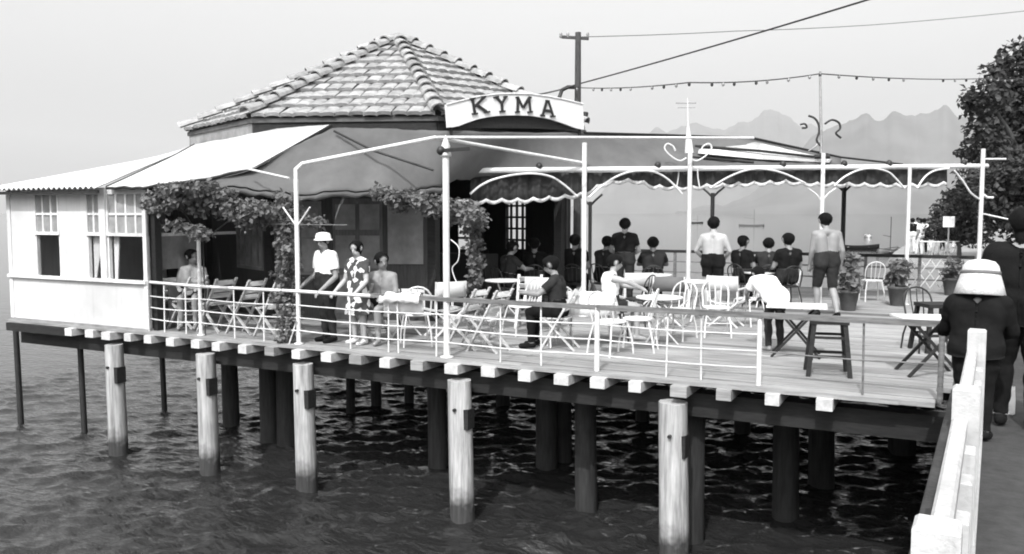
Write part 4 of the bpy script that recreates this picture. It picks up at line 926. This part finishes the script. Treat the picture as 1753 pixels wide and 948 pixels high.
def proto_folding(wm_=wick):
    t = thing('folding_chair', '', 'chair', local=True)
    for sx in (-1, 1):
        MB().beam((sx * .19, .24, .0), (sx * .19, -.26, .86), .025, .045, (1, 0, 0)).build('stile', wm_, t)
        MB().beam((sx * .165, -.24, .0), (sx * .165, .2, .45), .022, .04, (1, 0, 0)).build('leg', wm_, t)
    for y_ in (-.12, -.04, .04, .12, .2): MB().box((-.18, y_ - .032, .435), (.18, y_ + .032, .452)).build('seat_slat', wm_, t)
    for z_ in (.58, .68, .79):
        y_ = .24 - .5 * z_ / .86; MB().obox((0, y_ + .012, z_), .18, .009, .04, Matrix.Rotation(-.5, 3, 'X')).build('back_slat', wm_, t)
    return t
def proto_stool(wm_=darkw, h=.66, w=.21):
    t = thing('wooden_stool', '', 'stool', local=True)
    MB().box((-w, -w, h - .05), (w, w, h)).build('seat', wm_, t)
    for sx in (-1, 1):
        for sy in (-1, 1): MB().beam((sx * (w + .02), sy * (w + .02), 0), (sx * (w - .04), sy * (w - .04), h - .05), .05, .05, (1, 0, 0)).build('leg', wm_, t)
    for z_, f_ in ((.2, .9), (.42, .85)):
        for sx in (-1, 1):
            MB().beam((sx * w * f_, -w * f_, z_), (sx * w * f_, w * f_, z_), .025, .03).build('stretcher', wm_, t); MB().beam((-w * f_, sx * w * f_, z_ + .035), (w * f_, sx * w * f_, z_ + .035), .025, .03).build('stretcher', wm_, t)
    return t
def proto_table(tm_=white, fm=pipew, r=.34, h=.70, name='cafe_table'):
    t = thing(name, '', 'table', local=True)
    MB().lathe([(r - .015, h - .03), (r, h - .02), (r, h - .004), (r - .01, h)], (0, 0, 0), 24).build('tabletop', tm_, t)
    for k_ in range(3):
        a_ = k_ * 2.094 + .5; cx_, sy_ = math.cos(a_), math.sin(a_)
        MB().tube([(.22 * cx_, .22 * sy_, h - .03), (.06 * cx_, .06 * sy_, .42), (.1 * cx_, .1 * sy_, .2), (.28 * cx_, .28 * sy_, 0)], .013, 6).build('leg', fm, t)
    MB().tube([(.07 * math.cos(a_), .07 * math.sin(a_), .42) for a_ in np.linspace(0, 6.283, 13)], .008, 6).build('ring', fm, t); return t
def proto_folding_table(tm_=white, lm=darkw, w=.38, h=.68):
    t = thing('folding_table', '', 'table', local=True)
    MB().box((-w, -.28, h - .025), (w, .28, h)).build('tabletop', tm_, t)
    for sy in (-1, 1):
        MB().beam((-w * .8, sy * .24, 0), (w * .7, sy * .24, h - .025), .03, .04, (0, 1, 0)).build('leg', lm, t); MB().beam((w * .8, sy * .2, 0), (-w * .7, sy * .2, h - .025), .03, .04, (0, 1, 0)).build('leg', lm, t)
    return t
uT, uD, uDg, uF, uS, uTa, uFt, uBk = [[False] for _ in range(8)]
T_, D_c, Dg_, F_, S_, Ta_, Ft_, Bk_ = proto_tubular(), proto_director(), proto_director(canvg, pipew), proto_folding(), proto_stool(), proto_table(), proto_folding_table(), proto_tubular(blackm, darkw, 'iron_chair')
def dk(px, py): p = on(2, px, py, 0); return (p.x, p.y, 0)
def dy_(px, Y): p = on(1, px, 560, Y); return (p.x, p.y, 0)
R_ = math.radians
for i, (px, Y, rz) in enumerate(((283, 10.05, 80), (322, 10.15, 95), (372, 10.05, 85), (422, 10.1, 92), (470, 10.05, 86))):
    place(F_, uF, dy_(px, Y), R_(rz), 'pale folding slat chair lined up behind the railing beside the white wing', 'folding chairs by the wing')
place(F_, uF, dy_(640, 10.5), R_(70), 'pale folding slat chair behind the woman in the patterned dress')
place(F_, uF, dy_(800, 10.35), R_(88), 'folding slat chair at the foot of the ivy column')
place(F_, uF, dy_(838, 10.3), R_(84), 'folding slat chair just beyond the ivy column, beside the lamp post')
place(T_, uT, dy_(712, 10.3), R_(40), 'white metal chair next to the thick white lamp post')
place(Ta_, uTa, dy_(690, 11.0), 0, 'small round white table in the shade behind the railing')
place(Ta_, uTa, dk(862, 545), 0, 'small round white table in front of the open hall')
place(T_, uT, dk(893, 572), R_(150), 'white metal chair between the round table and the railing')
place(D_c, uD, dk(930, 562), R_(15), 'white canvas director chair facing the open hall')
place(T_, uT, dk(945, 590), R_(60), 'white metal chair behind the railing by the clothed table')
place(T_, uT, dk(1092, 600), R_(100), 'white metal chair behind the girl in white, beside the railing post')
place(T_, uT, dk(1045, 606), R_(-20), 'white metal chair under the clothed table edge by the railing')
place(Bk_, uBk, dk(1092, 556), R_(80), 'black iron hoop chair behind the reaching girl')
place(Dg_, uDg, dk(1147, 560), R_(10), 'director chair with grey canvas on the open terrace')
place(T_, uT, dk(1160, 580), R_(170), 'white metal chair on the open terrace facing the grey director chair')
place(Ta_, uTa, dk(1190, 548), 0, 'small round white table between the two director chairs')
place(D_c, uD, dk(1243, 558), R_(-5), 'white canvas director chair behind the bare backed bather')
place(T_, uT, dk(1280, 556), R_(60), 'white metal chair next to the bending child')
place(T_, uT, dk(1226, 575), R_(200), 'white metal chair alone on the sunlit planks')
place(T_, uT, dk(1492, 515), R_(20), 'white metal chair between the walking man and the potted plant')
place(T_, uT, dk(1345, 520), R_(160), 'white metal chair beside the seated pair')
place(Ta_, uTa, dk(1300, 524), 0, 'round white table between the seated figures by the far railing')
place(Ft_, uFt, dk(1362, 608), R_(8), 'folding table with pale top and crossed dark legs beside the child')
place(S_, uS, dk(1416, 640), R_(12), 'tall dark wooden stool on the sunlit planks')
place(Ft_, uFt, dk(1590, 640), R_(20), 'folding table with pale top next to the straw hatted person')
place(Bk_, uBk, dk(1582, 600), R_(-150), 'black iron chair at the shoreward folding table')
for i, (loc, rz) in enumerate(seats):
    f = V((math.sin(-math.radians(rz)), math.cos(math.radians(rz)), 0)) * -.02
    proto, u = ((Bk_, uBk), (T_, uT), (F_, uF))[i % 3] if i in (9, 10, 11, 12) else (Bk_, uBk)
    who = ('the dark figure outside the hall corner', 'the dark figure by the corner post', 'the figure next to the dark shirted man', 'the figure next to the bather', 'the smaller figure of the pair', 'the broad figure of the pair', 'the figure before the lattice window', 'the figure beside the ivy column', 'the outward facing figure in the hall', 'the dark haired figure in the shade', 'the shadowed figure near the white wing', 'the figure at the clothed table', 'the girl in white')[i]
    place(proto, u, (loc[0] + f.x, loc[1] + f.y, 0), math.radians(rz), 'chair under ' + who + ', mostly hidden')
# table under a white cloth
p = dk(1000, 588); ct = thing('clothed_table', 'table under a hanging white cloth beside the girl in white', 'table', p)
m_ = MB(); n = 36; rows = []
for z_, rr in ((.735, .02), (.735, .30), (.725, .36), (.6, .375), (.46, .40)):
    rows.append([(p[0] + 1.25 * rr * math.cos(a_) * (1 + (.05 * math.sin(9 * a_) if z_ < .7 else 0)), p[1] + rr * math.sin(a_) * (1 + (.05 * math.sin(9 * a_) if z_ < .7 else 0)), z_) for a_ in np.linspace(0, 6.2832, n)])
m_.grid(rows, .004).build('tablecloth', shw, ct)
for sx in (-1, 1):
    for sy in (-1, 1): MB().tube([(p[0] + sx * .32, p[1] + sy * .24, 0), (p[0] + sx * .28, p[1] + sy * .2, .725)], .018, 6).build('leg', wick, ct)
# heap of cloth on the rail
hp_ = thing('white_cloth', 'white cloth draped over the railing beside the woman', 'cloth', (on(1, 690, 500, RY).x, RY, RZ))
xa, xb = on(1, 652, 500, RY).x, on(1, 720, 500, RY).x; rows = []
for i, (dy__, z_) in enumerate(((-.06, -.07), (-.05, .02), (0, .055), (.05, .03), (.07, -.1), (.08, -.25))):
    rows.append([(xa + (xb - xa) * t, RY + dy__ + .012 * math.sin(14 * t + i), RZ + z_ + .014 * math.sin(17 * t + 2 * i) - (.03 if t < .1 else 0)) for t in np.linspace(0, 1, 22)])
MB().grid(rows, .006).build('cloth', shw, hp_)
# more loose seats and tables
place(Ta_, uTa, dk(1128, 590), 0, 'small round white table beside the railing past the girl in white')
place(D_c, uD, dk(1085, 548), R_(40), 'white canvas director chair turned towards the hall corner post')
place(D_c, uD, dk(760, 575), R_(60), 'white canvas director chair behind the thick lamp post')
place(F_, uF, dk(905, 560), R_(200), 'folding slat chair between the ivy column and the white director chair')
place(T_, uT, dk(1440, 507), R_(100), 'white metal chair beyond the walking man, by the far railing')
place(S_, uS, dk(1600, 600), R_(30), 'dark wooden stool behind the shoreward folding table')
place(Ta_, uTa, dk(1120, 530), 0, 'round white table before the figure by the far railing')
# ================================================================== PLANTS
def leaf_cloud(m_, blobs, n, smin, smax, g, droop=.3, surf=.45):
    vol = np.array([b_[1][0] * b_[1][1] * b_[1][2] for b_ in blobs]) ** .8; vol /= vol.sum()
    for i in range(n):
        c_, r_ = blobs[g.choice(len(blobs), p=vol)]; d = g.normal(size=3); d /= np.linalg.norm(d); q_ = d * (g.uniform(0, 1) ** surf)
        P = V((c_[0] + q_[0] * r_[0], c_[1] + q_[1] * r_[1], c_[2] + q_[2] * r_[2])); s_ = g.uniform(smin, smax)
        a_ = V(g.normal(size=3)); a_.z = a_.z * .6 - droop; a_.normalize(); nn = V((d[0], d[1], d[2] + .6)) + V(g.normal(size=3)) * .6; b_ = a_.cross(nn)
        if b_.length < .05: continue
        b_.normalize(); up_ = b_.cross(a_)
        m_.add([P, P + a_ * s_ * .45 + b_ * s_ * .42 + up_ * s_ * .1, P + a_ * s_, P + a_ * s_ * .45 - b_ * s_ * .42 + up_ * s_ * .1], [(0, 1, 2), (0, 2, 3)])
def vine(label, blobs, n, stems, smin=.05, smax=.10, seed=1, loc=None, name='climbing_vine'):
    g = np.random.default_rng(seed); t = thing(name, label, 'vine', loc); m_ = MB(); leaf_cloud(m_, blobs, n, smin, smax, g); tag(m_.build('leaves', leafm, t), kind='stuff')
    for s_ in stems: MB().tube(s_, .012, 6).build('stem', barkm, t)
    return t
def bl(px, py, d, rx, ry, rz): p = at(px, py, d); return ((p.x, p.y, p.z), (rx, ry, rz))
b_ = []
g = np.random.default_rng(11)
for px in range(268, 480, 13):
    yy = np.interp(px, [268, 300, 350, 400, 480], [352, 340, 338, 362, 372]) + g.uniform(-8, 8); b_.append(bl(px, yy, 12.75 + g.uniform(-.25, .3), .17, .22, .13 + g.uniform(0, .12)))
for px, py in ((285, 330), (310, 322), (335, 320), (360, 318), (385, 330), (300, 385), (330, 392), (345, 400), (430, 350), (455, 360), (400, 345)): b_.append(bl(px, py, 12.6 + g.uniform(-.2, .2), .16, .18, .10))
vine('leafy vine hanging under the canopy edge above the folding chairs', b_, 3800, [[P345 + V((.03, .05, 0)), P345 + V((.04, .06, .9)), P345 + V((.0, .08, 1.7)), at(300, 340, 12.7)], [P345 + V((0, .08, 1.7)), at(420, 355, 12.7), at(480, 370, 12.8)]], seed=2, loc=(P345.x, P345.y + .1, 0))
cp = deck_at(492, 12.55)
b_ = [((cp[0] + g.uniform(-.12, .12), cp[1] + g.uniform(-.1, .1), z_), (.17, .17, .16)) for z_ in np.arange(.1, 2.1, .11)] + [bl(px, 375 + g.uniform(-6, 6), 12.6, .14, .14, .1) for px in range(500, 560, 12)]
vine('column of ivy beside the man in white', b_, 1700, [[cp, (cp[0] + .03, cp[1], .9), (cp[0] - .03, cp[1], 2.1)]], seed=3, loc=cp, name='ivy_column')
b_ = [bl(px, np.interp(px, [640, 700, 760, 820], [338, 345, 358, 370]) + g.uniform(-12, 12), 13.0 + g.uniform(-.2, .25), .16, .18, .13) for px in range(650, 822, 9)]
vine('leafy vine hanging from the canopy beside the thick lamp post', b_, 2400, [[at(650, 335, 13.1), at(730, 340, 13.1), at(815, 365, 13.2)]], seed=4, loc=tuple(at(735, 345, 13.1)))
cp = deck_at(812, 13.2)
b_ = [((cp[0] + g.uniform(-.07, .07), cp[1] + g.uniform(-.07, .07), z_), (.12, .12, .14)) for z_ in np.arange(.35, 2.0, .1)]
vine('narrow column of ivy at the edge of the hall opening', b_, 1000, [[cp, (cp[0] + .02, cp[1], 1.), (cp[0], cp[1], 2.0)]], seed=5, loc=cp, name='ivy_column')
def pot_plant(px, py, label, h, n, r, seed):
    loc = dk(px, py); t = thing('potted_plant', label, 'plant', loc); x_, y_ = loc[0], loc[1]
    MB().lathe([(.13, 0), (.135, .02), (.19, .34), (.205, .35), (.205, .40), (.17, .40), (.16, .35)], (x_, y_, 0), 18).build('pot', potm, t)
    MB().lathe([(.165, .34), (.02, .36)], (x_, y_, 0), 14).build('soil', barkm, t)
    g = np.random.default_rng(seed); m_ = MB(); leaf_cloud(m_, [((x_ + g.uniform(-.1, .1), y_ + g.uniform(-.1, .1), .45 + h * u), (r, r, .12)) for u in np.linspace(0, 1, 6)], n, .07, .16, g); tag(m_.build('foliage', leafm, t), kind='stuff')
    for k_ in range(5): a_ = k_ * 1.26; MB().tube([(x_, y_, .34), (x_ + .06 * math.cos(a_), y_ + .06 * math.sin(a_), .45 + h * .5), (x_ + .13 * math.cos(a_), y_ + .13 * math.sin(a_), .45 + h)], .008, 5).build('stem', barkm, t)
pot_plant(1536, 523, 'leafy plant in a dark pot beside a pergola post', .42, 420, .2, 1)
pot_plant(1452, 531, 'bushy plant in a dark pot beside the walking man', .55, 420, .18, 2)
pot_plant(1628, 505, 'low plant in a dark pot behind the straw hat', .3, 260, .2, 3)
# trees on the promenade
def tree(label, base, blobs, n, smin, smax, seed, limbs, name='tree', mt=leafd, tr=.22):
    g = np.random.default_rng(seed); t = thing(name, label, 'tree', base); b = V(base)
    c_ = V(np.mean([q_[0] for q_ in blobs], axis=0)); fork = b.lerp(V((c_.x, c_.y, b.z)), .5); fork.z = b.z + (c_.z - b.z) * .55
    tk = MB().tube([b, b.lerp(fork, .5) + V((.05, .03, 0)), fork], [tr, tr * .8, tr * .65], 10).build('trunk', barkm, t)
    for q_ in blobs[:limbs]: e = V(q_[0]); MB().tube([fork - V((0, 0, .2)), fork.lerp(e, .5) + V((0, 0, .25)), e], [tr * .5, tr * .3, tr * .1], 7).build('limb', barkm, tk)
    m_ = MB(); leaf_cloud(m_, blobs, n, smin, smax, g, .1, .38); tag(m_.build('crown', mt, t), kind='stuff')
def crown(px0, spec, d): return [bl(px, py, d + dd, r, r, r * .8) for px, py, r, dd in spec]
g = np.random.default_rng(21)
d = 34.
out = [(1745, 100, .9), (1712, 125, .8), (1770, 130, 1.3), (1690, 165, .9), (1672, 185, .6), (1730, 180, 1.3), (1790, 190, 1.6), (1680, 225, .75), (1715, 230, 1.2), (1665, 255, .55), (1700, 265, .9), (1760, 240, 1.5), (1830, 230, 1.8), (1840, 140, 1.5), (1800, 85, 1.2), (1740, 275, 1.2), (1810, 290, 1.6), (1860, 180, 1.5), (1654, 262, .4), (1660, 170, .45)]
tree('tall dense dark tree on the promenade beyond the pier', tuple(deck_at(1790, d)), [bl(px, py, d + g.uniform(-1.2, 1.2), r, r, r * .85) for px, py, r in out], 15000, .14, .30, 6, 9, tr=.35)
d = 27.
out = [(1715, 300, .7), (1740, 320, .9), (1700, 335, .6), (1770, 300, 1.), (1790, 340, 1.1), (1730, 360, .8), (1705, 375, .5), (1760, 385, .9)]
tree('smaller bushy dark tree below the tall tree', tuple(deck_at(1775, d)), [bl(px, py, d + g.uniform(-.6, .6), r, r, r * .8) for px, py, r in out], 5000, .1, .22, 7, 5, tr=.12)
d = 37.
out = [(1640, 345, .7), (1622, 362, .7), (1655, 365, .9), (1610, 385, .6), (1640, 390, .9), (1668, 400, .8), (1600, 400, .5)]
tree('low dark shrub on the shore behind the far railing', tuple(deck_at(1645, d)), [bl(px, py, d + g.uniform(-.6, .6), r, r, r * .8) for px, py, r in out], 4200, .1, .22, 8, 4, name='shrub', tr=.1)
# foliage along the shore further off
for px, d, h_, w_, lb in ((1700, 70, 6, 4, 'rounded tree on the far shore behind the shrub'),):
    b0 = deck_at(px, d); g = np.random.default_rng(int(d)); bb = [((b0[0] + g.uniform(-w_, w_) * .6, b0[1] + g.uniform(-2, 2), h_ * g.uniform(.45, .9)), (w_ * .4, w_ * .4, h_ * .2)) for _ in range(8)]
    tree(lb, b0, bb, 3500, .25, .5, int(d), 5, tr=.2)
# ================================================================== FAR THINGS
def far_person(label, shirt, tr_, seed):
    J = stand_pose(); g = np.random.default_rng(seed); J['knL'] = (-.1, .10, .5); J['toL'] = (-.11, .26, .035); J['anL'] = (-.1, .12, .085)
    return person(label, J, 1.7, [('shirt', SHIRT, shirt, .02), ('trousers', TR, tr_, .015)], skin, voxel=.024)
FA, FB, FC = far_person('', shw, shd, 1), far_person('', shd, shw, 2), far_person('', shw, shw, 3); ufa, ufb, ufc = [False], [False], [False]
def sh_at(px, d): p = at(px, 364, d); return (p.x, p.y, -.05)
GRP = 'strollers far along the shore'
for pr_, u, sp_, lb in ((FA, ufa, ((1583, 40, 20), (1617, 44, 80), (1572, 46, 200), (1652, 50, 10)), 'distant stroller in white shirt and dark trousers on the shore'), (FB, ufb, ((1594, 42, 150), (1563, 41, 30), (1633, 47, 300)), 'distant stroller in dark top and pale trousers on the shore'), (FC, ufc, ((1577, 38.5, 60), (1604, 39.5, 190), (1626, 41, 100)), 'distant stroller dressed all in white on the shore')):
    for px, d, rz in sp_: place(pr_, u, sh_at(px, d), math.radians(rz), lb, GRP)
uk = [False]; tb = proto_table(shw, pipew, .55, .74, 'beach_table')
for px, d in ((1598, 36.5), (1620, 37.0), (1640, 38.5)): place(tb, uk, sh_at(px, d), 0, 'white round table on the shore behind the far railing', 'white tables on the shore')
# notice board on post among the shrubs
q = sh_at(1625, 35.8); nb = thing('notice_board', 'small white notice board on a thin post before the shrub', 'sign', q)
MB().tube([q, (q[0], q[1], 1.5)], .03, 6).build('post', greym, nb); MB().box((q[0] - .22, q[1] - .03, 1.3), (q[0] + .22, q[1], 1.75)).build('board', white, nb)
# small boats on the bay
def boat(px, d, Lh, rz, label, mast=0., hm=white):
    P = at(px, 364, d); t = thing('fishing_boat', label, 'boat', local=True); rows = []
    for i in range(11):
        u = i / 10 * 2 - 1; w = .36 * Lh * .42 * (1 - abs(u) ** 2.6) + .01; sh_ = .32 + .2 * u * u; x_ = u * Lh / 2
        rows.append([(x_, w * math.sin(a_), sh_ - (sh_ + .18) * math.cos(a_) ** .8 if abs(math.cos(a_)) > 1e-6 else sh_) for a_ in np.linspace(-math.pi / 2, math.pi / 2, 9)])
    MB().grid(rows, .03).build('hull', hm, t)
    for u in (-.25, .2): MB().box((u * Lh - .1, -.13 * Lh, .2), (u * Lh + .1, .13 * Lh, .24)).build('thwart', wick, t)
    MB().grid([[r_[0] for r_ in rows], [(r_[0][0], r_[0][1] - .03, r_[0][2] + .05) for r_ in rows]], .02).build('gunwale', darkw, t); MB().grid([[r_[-1] for r_ in rows], [(r_[-1][0], r_[-1][1] + .03, r_[-1][2] + .05) for r_ in rows]], .02).build('gunwale', darkw, t)
    if mast:
        MB().tube([(.1 * Lh, 0, 0), (.1 * Lh, 0, mast)], .045, 6).build('mast', barkm, t); MB().tube([(.1 * Lh, 0, mast * .45), (-.3 * Lh, 0, mast * .5)], .03, 6).build('boom', barkm, t)
    put(t, (P.x, P.y, WATER), rz)
boat(1470, 95, 4.6, 20, 'small dark hulled boat moored off the far railing', 0, shd)
boat(1523, 85, 5.2, 75, 'small boat with a bare mast moored close to the shore', 3.6, shm)
boat(1487, 140, 4.2, 100, 'pale rowing boat far out on the bay', 0, white)
boat(1287, 260, 7.5, 10, 'distant fishing boat with a short mast on the open bay', 5.0, shm)
boat(1192, 330, 6.5, 50, 'tiny dark boat close to the horizon', 3.0, shd)
hz = bpy.data.materials.new('sea_haze'); hz.use_nodes = True; N = hz.node_tree.nodes; N.remove(N['Principled BSDF'])
pv = N.new('ShaderNodeVolumePrincipled'); pv.inputs['Color'].default_value = (1, 1, 1, 1); pv.inputs['Density'].default_value = .00013
hz.node_tree.links.new(pv.outputs[0], N['Material Output'].inputs['Volume'])
hb = MB().box((-15500, -400, -4.5), (9800, 17500, 1500)).build('haze', hz); tag(hb, kind='stuff')

for o in bpy.data.objects:
    for k in ('_o', '_hd', '_k'):
        if k in o: del o[k]
